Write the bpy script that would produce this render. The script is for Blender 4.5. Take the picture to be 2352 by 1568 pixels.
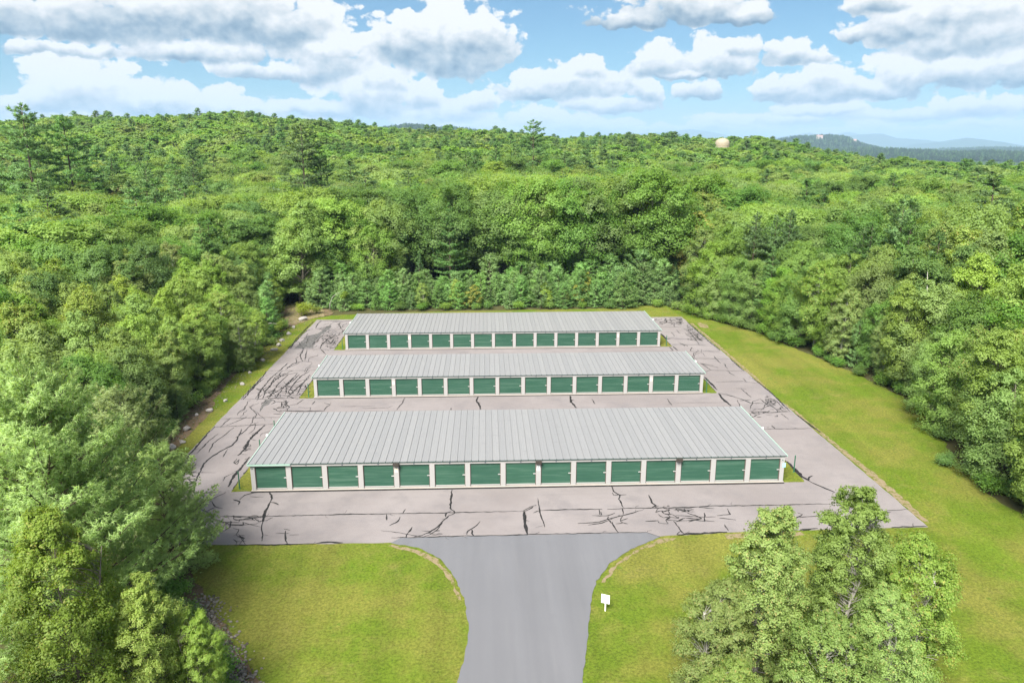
import bpy, math, random
import numpy as np
from mathutils import Matrix, Vector

scene = bpy.context.scene
COL = scene.collection
for ob in list(bpy.data.objects):
    bpy.data.objects.remove(ob)

# ------------------------------------------------------------------ camera
CAM = Vector((20.145, -58.115, 28.338))
YAW, PITCH, ROLL = 0.035535, 0.257473, -0.001451
cd = bpy.data.cameras.new('camera')
cam = bpy.data.objects.new('camera', cd)
COL.objects.link(cam)
_f = Vector((math.sin(YAW) * math.cos(PITCH), math.cos(YAW) * math.cos(PITCH), -math.sin(PITCH)))
_r0 = Vector((math.cos(YAW), -math.sin(YAW), 0))
_u0 = _r0.cross(_f)
_r = _r0 * math.cos(ROLL) + _u0 * math.sin(ROLL)
_u = _u0 * math.cos(ROLL) - _r0 * math.sin(ROLL)
cam.matrix_world = Matrix(((_r.x, _u.x, -_f.x, CAM.x), (_r.y, _u.y, -_f.y, CAM.y), (_r.z, _u.z, -_f.z, CAM.z), (0, 0, 0, 1)))
cd.sensor_width = 36
cd.lens = 36 * 1685.72 / 2352
cd.clip_start = 0.5
cd.clip_end = 80000
scene.camera = cam

# ------------------------------------------------------------------ light, exposure
SUN_EL, SUN_AZ = 50.0, 205.0          # degrees; azimuth clockwise from +y (behind the camera, to its left)
sd = bpy.data.lights.new('sun', 'SUN')
sd.energy = 4.0
sd.angle = math.radians(30)
sd.color = (1.0, 0.95, 0.87)
sun = bpy.data.objects.new('sun', sd)
COL.objects.link(sun)
_a, _e = math.radians(SUN_AZ), math.radians(SUN_EL)
sun_dir = Vector((math.sin(_a) * math.cos(_e), math.cos(_a) * math.cos(_e), math.sin(_e)))
sun.rotation_euler = sun_dir.to_track_quat('Z', 'Y').to_euler()
sun.location = (0, 0, 120)
vs = scene.view_settings
vs.view_transform = 'Standard'
vs.look = 'None'
vs.gamma = 1
vs.exposure = 1.6
vs.use_curve_mapping = False
cy = scene.cycles
cy.max_bounces = 6
cy.diffuse_bounces = 3
cy.use_adaptive_sampling = True
cy.adaptive_threshold = 0.018
cy.glossy_bounces = 2
cy.transmission_bounces = 3
cy.volume_bounces = 0
cy.transparent_max_bounces = 6
cy.sample_clamp_indirect = 6
cy.use_denoising = True
try:
    cy.denoiser = 'OPENIMAGEDENOISE'
    cy.denoising_input_passes = 'RGB_ALBEDO_NORMAL'
    cy.denoising_prefilter = 'ACCURATE'
except Exception:
    pass

# ------------------------------------------------------------------ world: sky with cumulus
# every cloud is (azimuth, elevation, half width, height) in degrees
BLOBS = [(-28.3,7.75,5.86,2.34), (-22.9,8.0,6.47,2.82), (-16.9,8.47,6.18,2.92), (-13.8,7.78,3.8,2.6), (-28.3,5.92,4.03,0.56), (-19.1,6.1,4.71,0.94), (-10.6,5.74,3.5,2.57), (-14.3,5.13,4.42,0.92),
    (-2.9,6.73,4.73,3.38), (-5.7,7.13,2.43,2.42), (-0.2,7.33,2.38,2.35), (-28.0,3.07,2.42,2.76), (-29.2,2.59,1.42,1.32), (-24.7,2.83,3.87,2.4), (-20.6,2.58,3.87,1.76), (-27.2,1.85,4.46,0.38),
    (-16.9,2.26,2.91,1.17), (-31.0,2.46,1.25,0.93), (-8.8,3.24,3.59,2.09), (-7.9,4.45,2.25,1.19), (-11.5,2.61,2.76,1.02), (-4.3,3.12,1.98,1.76), (-3.3,2.14,3.54,1.29), (-0.9,2.98,1.62,0.92),
    (14.0,9.13,5.7,1.7), (10.6,8.73,2.77,0.95), (18.1,8.55,2.47,0.88), (7.0,4.33,4.31,1.74), (4.0,3.99,3.22,1.57), (7.5,5.38,1.97,1.01), (9.3,2.85,3.51,0.79), (11.9,3.62,1.13,1.26),
    (3.8,1.77,2.93,1.3), (7.1,1.38,4.85,0.81), (2.2,1.14,1.96,0.69), (12.3,5.61,2.04,1.6), (16.6,5.6,2.55,1.72), (18.0,6.61,1.47,0.9), (14.8,5.06,2.74,0.35), (16.0,3.85,1.76,1.06),
    (21.6,6.11,1.7,1.17), (23.5,5.76,1.27,0.77), (25.5,7.02,0.96,0.86), (22.0,3.64,2.45,1.48), (24.0,4.24,1.99,1.34), (26.7,3.6,3.46,1.16), (28.4,4.28,2.06,1.67), (31.2,7.77,5.53,2.36),
    (33.2,6.37,4.65,2.12), (27.4,8.81,2.56,0.92), (30.5,5.95,2.71,1.3), (32.7,4.49,3.56,1.5), (35.0,4.5,2.26,1.81), (29.1,7.15,2.76,1.85), (33.1,2.27,2.62,0.95), (28.7,1.99,3.64,0.61),
    (23.8,2.36,3.64,0.63), (19.8,1.72,5.01,0.59), (15.6,1.34,3.7,0.4), (34.7,1.29,3.47,0.42), (27.2,0.94,6.68,0.34), (-14.6,1.54,3.59,0.48), (-2.0,1.4,3.89,0.44)]
BLOBS = [(a_, e_, rx_ * 1.06, ry_ * 1.08) for a_, e_, rx_, ry_ in BLOBS]
BLOBS += [(-30.0 + 4.1 * k_, 1.05 + 0.35 * math.sin(k_ * 2.3), 2.3 + 0.7 * math.sin(k_ * 1.7), 0.62 + 0.18 * math.cos(k_ * 3.1)) for k_ in range(17)]
BLOBS += [(41.0, 6.5, 4.0, 1.6), (-38.0, 3.5, 4.5, 1.4), (-41.5, 7.5, 4.5, 1.7), (42.5, 2.6, 4.0, 0.9)]
while len(BLOBS) % 3:
    BLOBS.append((0.0, -30.0, 1.0, 1.0))

world = bpy.data.worlds.new('World')
scene.world = world
world.use_nodes = True
wn, wl = world.node_tree.nodes, world.node_tree.links
wn.clear()
world.cycles.sampling_method = 'MANUAL'
world.cycles.sample_map_resolution = 256


class NB:
    """small helper to write node trees"""
    def __init__(self, tree):
        self.t, self.n, self.l = tree, tree.nodes, tree.links

    def put(self, sock, v):
        if isinstance(v, bpy.types.NodeSocket):
            self.l.new(v, sock)
        elif v is not None:
            sock.default_value = v

    def math(self, op, a, b=None, c=None, clamp=False):
        n = self.n.new('ShaderNodeMath')
        n.operation = op
        n.use_clamp = clamp
        for i, v in enumerate((a, b, c)):
            if v is not None:
                self.put(n.inputs[i], v)
        return n.outputs[0]

    def vec(self, op, a, b=None, c=None):
        n = self.n.new('ShaderNodeVectorMath')
        n.operation = op
        for i, v in enumerate((a, b, c)):
            if v is not None:
                self.put(n.inputs[i], v)
        return n.outputs['Value'] if op in ('DOT_PRODUCT', 'LENGTH', 'DISTANCE') else n.outputs['Vector']

    def scale(self, a, s):
        n = self.n.new('ShaderNodeVectorMath')
        n.operation = 'SCALE'
        self.put(n.inputs[0], a)
        self.put(n.inputs['Scale'], s)
        return n.outputs['Vector']

    def noise(self, v, scale, detail=2, rough=0.5, out='Fac', dist=0.0, dim='3D'):
        n = self.n.new('ShaderNodeTexNoise')
        n.noise_dimensions = dim
        self.put(n.inputs['Vector'], v)
        self.put(n.inputs['Scale'], scale)
        n.inputs['Detail'].default_value = detail
        n.inputs['Roughness'].default_value = rough
        n.inputs['Distortion'].default_value = dist
        return n.outputs[out]

    def voro(self, v, scale, feature='SMOOTH_F1', smooth=0.4, out='Distance', dim='3D'):
        n = self.n.new('ShaderNodeTexVoronoi')
        n.voronoi_dimensions = dim
        n.feature = feature
        self.put(n.inputs['Vector'], v)
        self.put(n.inputs['Scale'], scale)
        if feature == 'SMOOTH_F1':
            n.inputs['Smoothness'].default_value = smooth
        return n.outputs[out]

    def ramp(self, f, stops, interp='LINEAR'):
        n = self.n.new('ShaderNodeValToRGB')
        n.color_ramp.interpolation = interp
        while len(n.color_ramp.elements) < len(stops):
            n.color_ramp.elements.new(0.5)
        for e, (p, c) in zip(n.color_ramp.elements, stops):
            e.position = p
            e.color = (*c, 1) if len(c) == 3 else c
        self.put(n.inputs[0], f)
        return n.outputs[0]

    def mix(self, f, a, b, mode='MIX'):
        n = self.n.new('ShaderNodeMix')
        n.data_type = 'RGBA'
        n.blend_type = mode
        self.put(n.inputs['Factor'], f)
        for s, v in ((n.inputs[6], a), (n.inputs[7], b)):
            if isinstance(v, tuple):
                v = (*v, 1) if len(v) == 3 else v
            self.put(s, v)
        return n.outputs[2]

    def sstep(self, x, lo, hi):
        n = self.n.new('ShaderNodeMapRange')
        n.interpolation_type = 'SMOOTHSTEP'
        self.put(n.inputs[0], x)
        n.inputs[1].default_value = lo
        n.inputs[2].default_value = hi
        return n.outputs[0]


def cloud_warp(b, P):
    return b.vec('SUBTRACT', b.noise(P, 0.42, 5, 0.58, 'Color', 0, '2D'), (0.5, 0.5, 0.5))


def cloud_group():
    """F: how far inside a cloud a direction lies; T: how high in that cloud, below 0 towards its flat base"""
    g = bpy.data.node_groups.new('cloud_bodies', 'ShaderNodeTree')
    g.interface.new_socket('P', in_out='INPUT', socket_type='NodeSocketVector')
    g.interface.new_socket('F', in_out='OUTPUT', socket_type='NodeSocketFloat')
    g.interface.new_socket('T', in_out='OUTPUT', socket_type='NodeSocketFloat')
    b = NB(g)
    gi, go = g.nodes.new('NodeGroupInput'), g.nodes.new('NodeGroupOutput')
    P = gi.outputs[0]
    Pw = b.vec('MULTIPLY_ADD', cloud_warp(b, P), (1.7, 1.1, 0), P)
    sp = g.nodes.new('ShaderNodeSeparateXYZ')
    b.l.new(Pw, sp.inputs[0])
    acc = ws = wy = None
    for i in range(0, len(BLOBS), 3):          # three clouds at a time, one in each vector channel
        t3 = BLOBS[i:i + 3]
        X = b.vec('MULTIPLY_ADD', sp.outputs[0], tuple(1 / c[2] for c in t3), tuple(-c[0] / c[2] for c in t3))
        Y = b.vec('MULTIPLY_ADD', sp.outputs[1], tuple(1 / c[3] for c in t3), tuple(-c[1] / c[3] for c in t3))
        Ym = b.vec('MAXIMUM', Y, b.scale(Y, -2.0))
        d = b.vec('MULTIPLY_ADD', X, X, b.vec('MULTIPLY', Ym, Ym))
        d2 = b.vec('ADD', d, (0.25, 0.25, 0.25))
        w = b.vec('DIVIDE', (1, 1, 1), b.vec('MULTIPLY', b.vec('MULTIPLY', d2, d2), d2))
        acc = d if acc is None else b.vec('MINIMUM', acc, d)
        ws = w if ws is None else b.vec('ADD', ws, w)
        wy = b.vec('MULTIPLY', w, Y) if wy is None else b.vec('MULTIPLY_ADD', w, Y, wy)
    s3 = g.nodes.new('ShaderNodeSeparateXYZ')
    b.l.new(acc, s3.inputs[0])
    acc = b.math('SMOOTH_MIN', b.math('SMOOTH_MIN', s3.outputs[0], s3.outputs[1], 0.3), s3.outputs[2], 0.3)
    # higher up the cloud field simply goes on
    hi = b.math('MULTIPLY', b.math('SUBTRACT', 0.53, b.noise(b.vec('MULTIPLY', P, (0.06, 0.13, 1)), 1.0, 2, 0.5, 'Fac', 0, '2D')), 9.0)
    hi = b.math('ADD', b.math('ADD', hi, 1.0), b.math('MULTIPLY', b.sstep(sp.outputs[1], 13.0, 10.0), 8.0))
    acc = b.math('MINIMUM', acc, hi)
    b.l.new(b.math('MAXIMUM', b.math('SUBTRACT', 1.0, acc), -3.0), go.inputs[0])
    b.l.new(b.math('DIVIDE', b.vec('DOT_PRODUCT', wy, (1, 1, 1)), b.vec('DOT_PRODUCT', ws, (1, 1, 1))), go.inputs[1])
    return g


def billow_group():
    """N: cauliflower relief"""
    g = bpy.data.node_groups.new('cloud_billows', 'ShaderNodeTree')
    g.interface.new_socket('P', in_out='INPUT', socket_type='NodeSocketVector')
    g.interface.new_socket('N', in_out='OUTPUT', socket_type='NodeSocketFloat')
    b = NB(g)
    gi, go = g.nodes.new('NodeGroupInput'), g.nodes.new('NodeGroupOutput')
    P = gi.outputs[0]
    Ps = b.vec('MULTIPLY', P, (0.72, 1.0, 1))
    Pn = b.vec('MULTIPLY_ADD', cloud_warp(b, P), (0.9, 0.9, 0), Ps)
    pf = b.math('SUBTRACT', 0.48, b.voro(Pn, 0.62, 'SMOOTH_F1', 0.5, dim='2D'))
    pf2 = b.math('SUBTRACT', 0.45, b.voro(Pn, 1.7, 'SMOOTH_F1', 0.4, dim='2D'))
    fb = b.math('SUBTRACT', b.noise(Ps, 1.5, 7, 0.56, 'Fac', 0, '2D'), 0.5)
    N = b.math('MULTIPLY', pf, 1.4)
    N = b.math('MULTIPLY_ADD', pf2, 0.75, N)
    N = b.math('MULTIPLY_ADD', fb, 0.9, N)
    pf3 = b.math('SUBTRACT', 0.45, b.voro(Pn, 4.6, 'F1', dim='2D'))
    N = b.math('MULTIPLY_ADD', pf3, 0.22, N)
    b.l.new(N, go.inputs[0])
    return g


STRENGTH = 0.05
b = NB(world.node_tree)
tc = wn.new('ShaderNodeTexCoord')
sep = wn.new('ShaderNodeSeparateXYZ')
wl.new(tc.outputs['Generated'], sep.inputs[0])
az = b.math('MULTIPLY', b.math('ARCTAN2', sep.outputs[0], sep.outputs[1]), 57.29578)
el = b.math('MULTIPLY', b.math('ARCSINE', sep.outputs[2]), 57.29578)
cmb = wn.new('ShaderNodeCombineXYZ')
wl.new(b.math('SUBTRACT', b.math('ABSOLUTE', b.math('SUBTRACT', b.math('FLOORED_MODULO', b.math('SUBTRACT', az, 45.0), 180.0), 90.0)), 45.0), cmb.inputs[0])   # the cloud field repeats mirrored around the horizon
wl.new(el, cmb.inputs[1])
def use(group, P):
    n = wn.new('ShaderNodeGroup')
    n.node_tree = group
    wl.new(P, n.inputs[0])
    return n


bodies = use(cloud_group(), cmb.outputs[0])
F0, T0 = bodies.outputs[0], bodies.outputs[1]
BG_ = billow_group()
N0 = use(BG_, cmb.outputs[0]).outputs[0]
N1 = use(BG_, b.vec('ADD', cmb.outputs[0], (-0.35, 0.7, 0))).outputs[0]
D0 = b.math('ADD', F0, N0)
sky = wn.new('ShaderNodeTexSky')
sky.sky_type = 'NISHITA'
sky.sun_disc = False
sky.sun_elevation = math.radians(SUN_EL)
sky.sun_rotation = math.radians(SUN_AZ)
sky.altitude = 200
sky.air_density = 1.0
sky.dust_density = 0.3
sky.ozone_density = 2.5
alpha = b.sstep(D0, -0.12, 0.24)
lit = b.math('MULTIPLY_ADD', T0, 1.15, 0.50)                                   # bright tops, shaded bases
lit = b.math('SUBTRACT', lit, b.math('MULTIPLY', b.sstep(el, 4.0, 14.0), 0.30))   # the higher a cloud stands, the more of its underside shows
lit = b.math('MULTIPLY_ADD', b.math('SUBTRACT', N0, N1), 0.24, lit, clamp=True)            # relief of the single billows
K = 1.0 / STRENGTH
ccol = b.ramp(lit, [(0.0, (0.052, 0.088, 0.125)), (0.2, (0.105, 0.142, 0.175)), (0.42, (0.185, 0.210, 0.228)), (0.66, (0.275, 0.281, 0.285)), (0.86, (0.345, 0.341, 0.335))])
ccol = b.mix(b.math('MULTIPLY', b.sstep(el, 3.0, 0.0), 0.45), ccol, (0.262, 0.282, 0.298))
ccol = b.scale(ccol, K)
skyc = b.vec('MULTIPLY', sky.outputs[0], (0.455, 0.645, 0.715))
skyc = b.mix(b.math('MULTIPLY', b.sstep(el, 4.5, 0.0), 0.6), skyc, (0.205 * K, 0.245 * K, 0.280 * K))
final = b.mix(alpha, skyc, ccol)
bg = wn.new('ShaderNodeBackground')
bg.inputs[1].default_value = STRENGTH
wl.new(final, bg.inputs[0])
wo = wn.new('ShaderNodeOutputWorld')
wl.new(bg.outputs[0], wo.inputs[0])

# ------------------------------------------------------------------ helpers
def put(name, verts, faces, mat=None, parent=None, smooth=False):
    """one mesh object from python lists or numpy arrays"""
    me = mesh(name, verts, faces, mat, smooth)
    return obj(name, me, parent)


def mesh(name, verts, faces, mats=None, smooth=False, mat_idx=None, normals=None):
    me = bpy.data.meshes.new(name)
    if isinstance(faces, np.ndarray):
        verts = np.asarray(verts, np.float32)
        nf, k = faces.shape
        me.vertices.add(len(verts))
        me.vertices.foreach_set('co', verts.ravel())
        me.loops.add(nf * k)
        me.loops.foreach_set('vertex_index', faces.ravel().astype(np.int32))
        me.polygons.add(nf)
        me.polygons.foreach_set('loop_start', np.arange(0, nf * k, k, dtype=np.int32))
        me.polygons.foreach_set('loop_total', np.full(nf, k, np.int32))
        me.update(calc_edges=True)
    else:
        me.from_pydata([tuple(v) for v in verts], [], faces)
    if mats is not None:
        for m in (mats if isinstance(mats, (list, tuple)) else [mats]):
            me.materials.append(m)
    if mat_idx is not None:
        me.polygons.foreach_set('material_index', np.asarray(mat_idx, np.int32))
    if smooth or normals is not None:
        me.polygons.foreach_set('use_smooth', np.ones(len(me.polygons), bool))
    if normals is not None:                     # leaves take the roundness of the spray they belong to
        at = me.attributes.new('custom_normal', 'FLOAT_VECTOR', 'POINT')
        at.data.foreach_set('vector', np.asarray(normals, np.float32).ravel())
        me.update()
    return me


def obj(name, me, parent=None, loc=None, rz=0.0):
    o = bpy.data.objects.new(name, me)
    COL.objects.link(o)
    if parent is not None:
        o.parent = parent
    if loc is not None:
        o.location = loc
    if rz:
        o.rotation_euler = (0, 0, rz)
    return o


def tag(o, label, cat, group=None):
    o['label'] = label
    o['category'] = cat
    if group:
        o['group'] = group
    return o


def structure(o):
    o['kind'] = 'structure'
    return o


def stuff(o, label=None, cat=None):
    o['kind'] = 'stuff'
    if label:
        o['label'] = label
        o['category'] = cat
    return o


class MB:
    """collects boxes and tubes into one mesh"""
    def __init__(self):
        self.v, self.f = [], []

    def add(self, v, f):
        n = len(self.v)
        self.v += [tuple(p) for p in v]
        self.f += [tuple(i + n for i in q) for q in f]
        return self

    def box(self, x0, x1, y0, y1, z0, z1):
        return self.add([(x0, y0, z0), (x1, y0, z0), (x1, y1, z0), (x0, y1, z0), (x0, y0, z1), (x1, y0, z1), (x1, y1, z1), (x0, y1, z1)],
                        [(0, 3, 2, 1), (4, 5, 6, 7), (0, 1, 5, 4), (1, 2, 6, 5), (2, 3, 7, 6), (3, 0, 4, 7)])

    def tube(self, pts, rads, k=6, cap=True):
        pts = [Vector(p) for p in pts]
        n0 = len(self.v)
        up = Vector((0.13, 0.31, 0.94))
        for i, p in enumerate(pts):
            d = (pts[min(i + 1, len(pts) - 1)] - pts[max(i - 1, 0)]).normalized()
            a = d.cross(up)
            if a.length < 0.05:
                a = d.cross(Vector((1, 0, 0)))
            a.normalize()
            c = d.cross(a)
            for j in range(k):
                t = 2 * math.pi * j / k
                self.v.append(tuple(p + (a * math.cos(t) + c * math.sin(t)) * rads[i]))
        for i in range(len(pts) - 1):
            for j in range(k):
                a0, a1 = n0 + i * k + j, n0 + i * k + (j + 1) % k
                self.f.append((a0, a1, a1 + k, a0 + k))
        if cap:
            self.f.append(tuple(n0 + j for j in reversed(range(k))))
            self.f.append(tuple(n0 + (len(pts) - 1) * k + j for j in range(k)))
        return self

    def mesh(self, name, mat, smooth=False):
        return mesh(name, self.v, self.f, mat, smooth)

    def build(self, name, mat, parent=None, smooth=False):
        return obj(name, self.mesh(name, mat, smooth), parent)


def slab(name, outline, z0, z1, mat, parent=None):
    """flat polygon with thickness"""
    n = len(outline)
    a = sum(outline[i][0] * outline[(i + 1) % n][1] - outline[(i + 1) % n][0] * outline[i][1] for i in range(n))
    if a < 0:
        outline = outline[::-1]
    v = [(x, y, z1) for x, y in outline] + [(x, y, z0) for x, y in outline]
    f = [tuple(range(n))] + [(i, n + i, n + (i + 1) % n, (i + 1) % n) for i in range(n)]
    return put(name, v, f, mat, parent)


def ragged(outline, step, amp, seed, skip=()):
    """subdivide an outline and jitter it so that edges are never ruler straight"""
    rng = random.Random(seed)
    out = []
    n = len(outline)
    for i in range(n):
        a, c = Vector(outline[i]), Vector(outline[(i + 1) % n])
        L = (c - a).length
        k = max(1, int(L / step))
        nx = Vector((-(c - a).y, (c - a).x)).normalized()
        for j in range(k):
            p = a + (c - a) * (j / k)
            if i not in skip and L < 400:
                p = p + nx * rng.uniform(-amp, amp)
            out.append((p.x, p.y))
    return out


# ------------------------------------------------------------------ materials
MATS = {}


def new_mat(name):
    m = bpy.data.materials.new(name)
    m.use_nodes = True
    m.node_tree.nodes.clear()
    nb = NB(m.node_tree)
    out = m.node_tree.nodes.new('ShaderNodeOutputMaterial')
    MATS[name] = m
    return m, nb, out


def principled(nb, out, color, rough=0.7, metal=0.0, spec=0.3, normal=None):
    p = nb.n.new('ShaderNodeBsdfPrincipled')
    nb.put(p.inputs['Base Color'], (*color, 1) if isinstance(color, tuple) else color)
    nb.put(p.inputs['Roughness'], rough)
    nb.put(p.inputs['Metallic'], metal)
    p.inputs['Specular IOR Level'].default_value = spec
    if normal is not None:
        nb.l.new(normal, p.inputs['Normal'])
    if out is not None:
        nb.l.new(p.outputs[0], out.inputs[0])
    return p


def bump(nb, h, strength, dist):
    n = nb.n.new('ShaderNodeBump')
    n.inputs['Strength'].default_value = strength
    n.inputs['Distance'].default_value = dist
    nb.l.new(h, n.inputs['Height'])
    return n.outputs[0]


def pos(nb):
    return nb.n.new('ShaderNodeNewGeometry').outputs['Position']


def island(nb):
    return nb.n.new('ShaderNodeNewGeometry').outputs['Random Per Island']


def objrand(nb):
    return nb.n.new('ShaderNodeObjectInfo').outputs['Random']


def plain(name, color, rough=0.6, metal=0.0, spec=0.3, var=0.12, scale=3.0):
    m, nb, out = new_mat(name)
    n = nb.noise(pos(nb), scale, 5, 0.6)
    n2 = nb.noise(pos(nb), scale * 9, 3, 0.6)
    k = nb.math('MULTIPLY_ADD', nb.math('ADD', n, n2), var, 1 - var)
    principled(nb, out, nb.scale(color, k), rough, metal, spec)
    return m


# old sun-bleached asphalt
m, nb, out = new_mat('old_asphalt')
P = pos(nb)
c = nb.mix(nb.sstep(nb.noise(P, 0.11, 5, 0.65), 0.3, 0.7), (0.188, 0.169, 0.167), (0.227, 0.207, 0.205))
c = nb.mix(nb.sstep(nb.noise(P, 0.33, 5, 0.65), 0.45, 0.75), c, (0.174, 0.160, 0.162))
st = nb.vec('MULTIPLY', P, (0.08, 1.6, 1))
c = nb.mix(nb.math('MULTIPLY', nb.sstep(nb.noise(st, 1.0, 4, 0.6), 0.5, 0.8), 0.35), c, (0.165, 0.153, 0.152))
c = nb.mix(nb.math('MULTIPLY', nb.sstep(nb.noise(P, 0.9, 6, 0.7), 0.62, 0.78), 0.5), c, (0.137, 0.124, 0.117))
gr = nb.noise(P, 38, 3, 0.7)
c = nb.scale(c, nb.math('MULTIPLY_ADD', gr, 0.55, 0.72))
principled(nb, out, c, 0.9, 0, 0.15, bump(nb, gr, 0.25, 0.01))
# newer asphalt of the drive
m, nb, out = new_mat('drive_asphalt')
P = pos(nb)
c = nb.mix(nb.noise(P, 0.16, 5, 0.6), (0.124, 0.127, 0.138), (0.144, 0.146, 0.158))
c = nb.mix(nb.math('MULTIPLY', nb.sstep(nb.noise(nb.vec('MULTIPLY', P, (1.3, 0.12, 1)), 1, 4, 0.6), 0.5, 0.85), 0.5), c, (0.157, 0.158, 0.166))
c = nb.scale(c, nb.math('MULTIPLY_ADD', nb.noise(nb.vec('MULTIPLY', P, (0.75, 0.035, 1)), 1, 3, 0.6), 0.34, 0.83))
c = nb.mix(nb.math('MULTIPLY', nb.sstep(nb.noise(P, 0.8, 6, 0.7), 0.6, 0.8), 0.4), c, (0.105, 0.106, 0.111))
gr = nb.noise(P, 42, 3, 0.7)
c = nb.scale(c, nb.math('MULTIPLY_ADD', gr, 0.5, 0.75))
principled(nb, out, c, 0.88, 0, 0.15, bump(nb, gr, 0.25, 0.01))
# crack sealing tar, worn unevenly
m, nb, out = new_mat('tar')
c = nb.mix(nb.sstep(nb.noise(pos(nb), 2.2, 5, 0.7), 0.35, 0.75), (0.010, 0.010, 0.010), (0.029, 0.027, 0.027))
principled(nb, out, c, 0.65, 0, 0.3)
m, nb, out = new_mat('worn_tar')
c = nb.mix(nb.sstep(nb.noise(pos(nb), 3.5, 6, 0.75), 0.38, 0.62), (0.062, 0.061, 0.061), (0.136, 0.130, 0.127))
principled(nb, out, c, 0.85, 0, 0.2)


def lawn_mat(name, dry, lush, yellow):
    m, nb, out = new_mat(name)
    P = pos(nb)
    n1 = nb.noise(P, 0.10, 5, 0.62)
    n2 = nb.noise(P, 0.42, 6, 0.68)
    c = nb.mix(nb.sstep(n1, 0.40, 0.60), dry, lush)
    c = nb.mix(nb.math('MULTIPLY', nb.sstep(n2, 0.47, 0.72), 0.75), c, yellow)
    c = nb.mix(nb.math('MULTIPLY', nb.sstep(nb.noise(P, 0.9, 5, 0.7), 0.58, 0.72), 0.85), c, (0.065, 0.125, 0.012))
    c = nb.mix(nb.math('MULTIPLY', nb.sstep(nb.noise(P, 0.28, 7, 0.78), 0.55, 0.70), 0.5), c, (0.175, 0.160, 0.048))
    stripe = nb.noise(nb.vec('MULTIPLY', P, (0.55, 0.05, 1)), 1.0, 2, 0.5)
    c = nb.scale(c, nb.math('MULTIPLY_ADD', stripe, 0.5, 0.75))
    fine = nb.noise(P, 5.5, 6, 0.78)
    finer = nb.noise(P, 21, 3, 0.8)
    c = nb.scale(c, nb.math('MULTIPLY_ADD', nb.sstep(fine, 0.3, 0.7), 0.8, 0.6))
    c = nb.scale(c, nb.math('MULTIPLY_ADD', finer, 1.0, 0.5))
    principled(nb, out, c, 0.9, 0, 0.12, bump(nb, nb.math('ADD', fine, finer), 0.6, 0.06))
    return m


lawn_mat('lawn', (0.139, 0.145, 0.027), (0.088, 0.134, 0.011), (0.152, 0.154, 0.032))
m, nb, out = new_mat('sandy_soil')
P = pos(nb)
c = nb.mix(nb.noise(P, 0.8, 6, 0.7), (0.193, 0.145, 0.084), (0.232, 0.193, 0.123))
c = nb.mix(nb.sstep(nb.noise(P, 2.4, 6, 0.75), 0.48, 0.6), c, (0.109, 0.116, 0.026))
fine = nb.noise(P, 9, 5, 0.8)
principled(nb, out, nb.scale(c, nb.math('MULTIPLY_ADD', fine, 0.9, 0.55)), 0.95, 0, 0.1, bump(nb, fine, 0.5, 0.05))
m, nb, out = new_mat('leaf_litter')
P = pos(nb)
c = nb.mix(nb.noise(P, 0.5, 6, 0.7), (0.123, 0.081, 0.048), (0.174, 0.129, 0.087))
c = nb.mix(nb.sstep(nb.noise(P, 1.6, 6, 0.75), 0.5, 0.6), c, (0.064, 0.077, 0.020))
fine = nb.noise(P, 7, 6, 0.8)
principled(nb, out, nb.scale(c, nb.math('MULTIPLY_ADD', fine, 1.1, 0.45)), 0.95, 0, 0.1, bump(nb, fine, 0.7, 0.08))
m, nb, out = new_mat('forest_floor')
P = pos(nb)
c = nb.mix(nb.noise(P, 0.2, 6, 0.7), (0.045, 0.052, 0.018), (0.085, 0.075, 0.035))
principled(nb, out, nb.scale(c, nb.math('MULTIPLY_ADD', nb.noise(P, 4, 5, 0.8), 1.0, 0.5)), 1.0, 0, 0.1)
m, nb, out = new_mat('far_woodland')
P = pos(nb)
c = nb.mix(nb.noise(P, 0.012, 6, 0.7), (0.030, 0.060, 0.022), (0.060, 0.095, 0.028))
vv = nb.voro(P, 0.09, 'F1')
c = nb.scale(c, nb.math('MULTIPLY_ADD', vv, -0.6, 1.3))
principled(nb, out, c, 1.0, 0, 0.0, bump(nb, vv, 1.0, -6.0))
m, nb, out = new_mat('rock')
P = pos(nb)
c = nb.mix(nb.noise(P, 2.0, 6, 0.7), (0.259, 0.238, 0.219), (0.418, 0.396, 0.372))
c = nb.mix(objrand(nb), c, nb.scale(c, 0.75))
fine = nb.noise(P, 6, 6, 0.75)
principled(nb, out, nb.scale(c, nb.math('MULTIPLY_ADD', fine, 0.8, 0.6)), 0.9, 0, 0.2, bump(nb, fine, 0.5, 0.08))
m, nb, out = new_mat('rubble_stone')
c = nb.mix(island(nb), (0.085, 0.072, 0.058), (0.27, 0.245, 0.215))
principled(nb, out, c, 0.95, 0, 0.15)

plain('white_paint', (0.334, 0.328, 0.320), 0.55, 0, 0.35, 0.07, 1.4)
plain('white_plastic', (0.82, 0.82, 0.81), 0.5, 0, 0.4, 0.03)
plain('concrete', (0.42, 0.38, 0.34), 0.9, 0, 0.2, 0.25, 2.5)
plain('dark_gap', (0.03, 0.028, 0.026), 0.9)
plain('dark_trim', (0.022, 0.055, 0.045), 0.45, 0, 0.4)
plain('mint_trim', (0.33, 0.47, 0.40), 0.4, 0, 0.4, 0.08)
plain('guide_metal', (0.11, 0.085, 0.07), 0.6, 0.2)
plain('lamp_metal', (0.06, 0.052, 0.045), 0.5, 0.2)
plain('post_green', (0.025, 0.115, 0.065), 0.5, 0, 0.4)
plain('latch_metal', (0.72, 0.72, 0.70), 0.35, 0.7)
plain('cream_sign', (0.72, 0.66, 0.52), 0.6)
plain('blue_sign', (0.32, 0.66, 0.80), 0.6)
plain('letter_dark', (0.04, 0.10, 0.075), 0.6)
plain('letter_grey', (0.06, 0.065, 0.10), 0.6)
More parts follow.
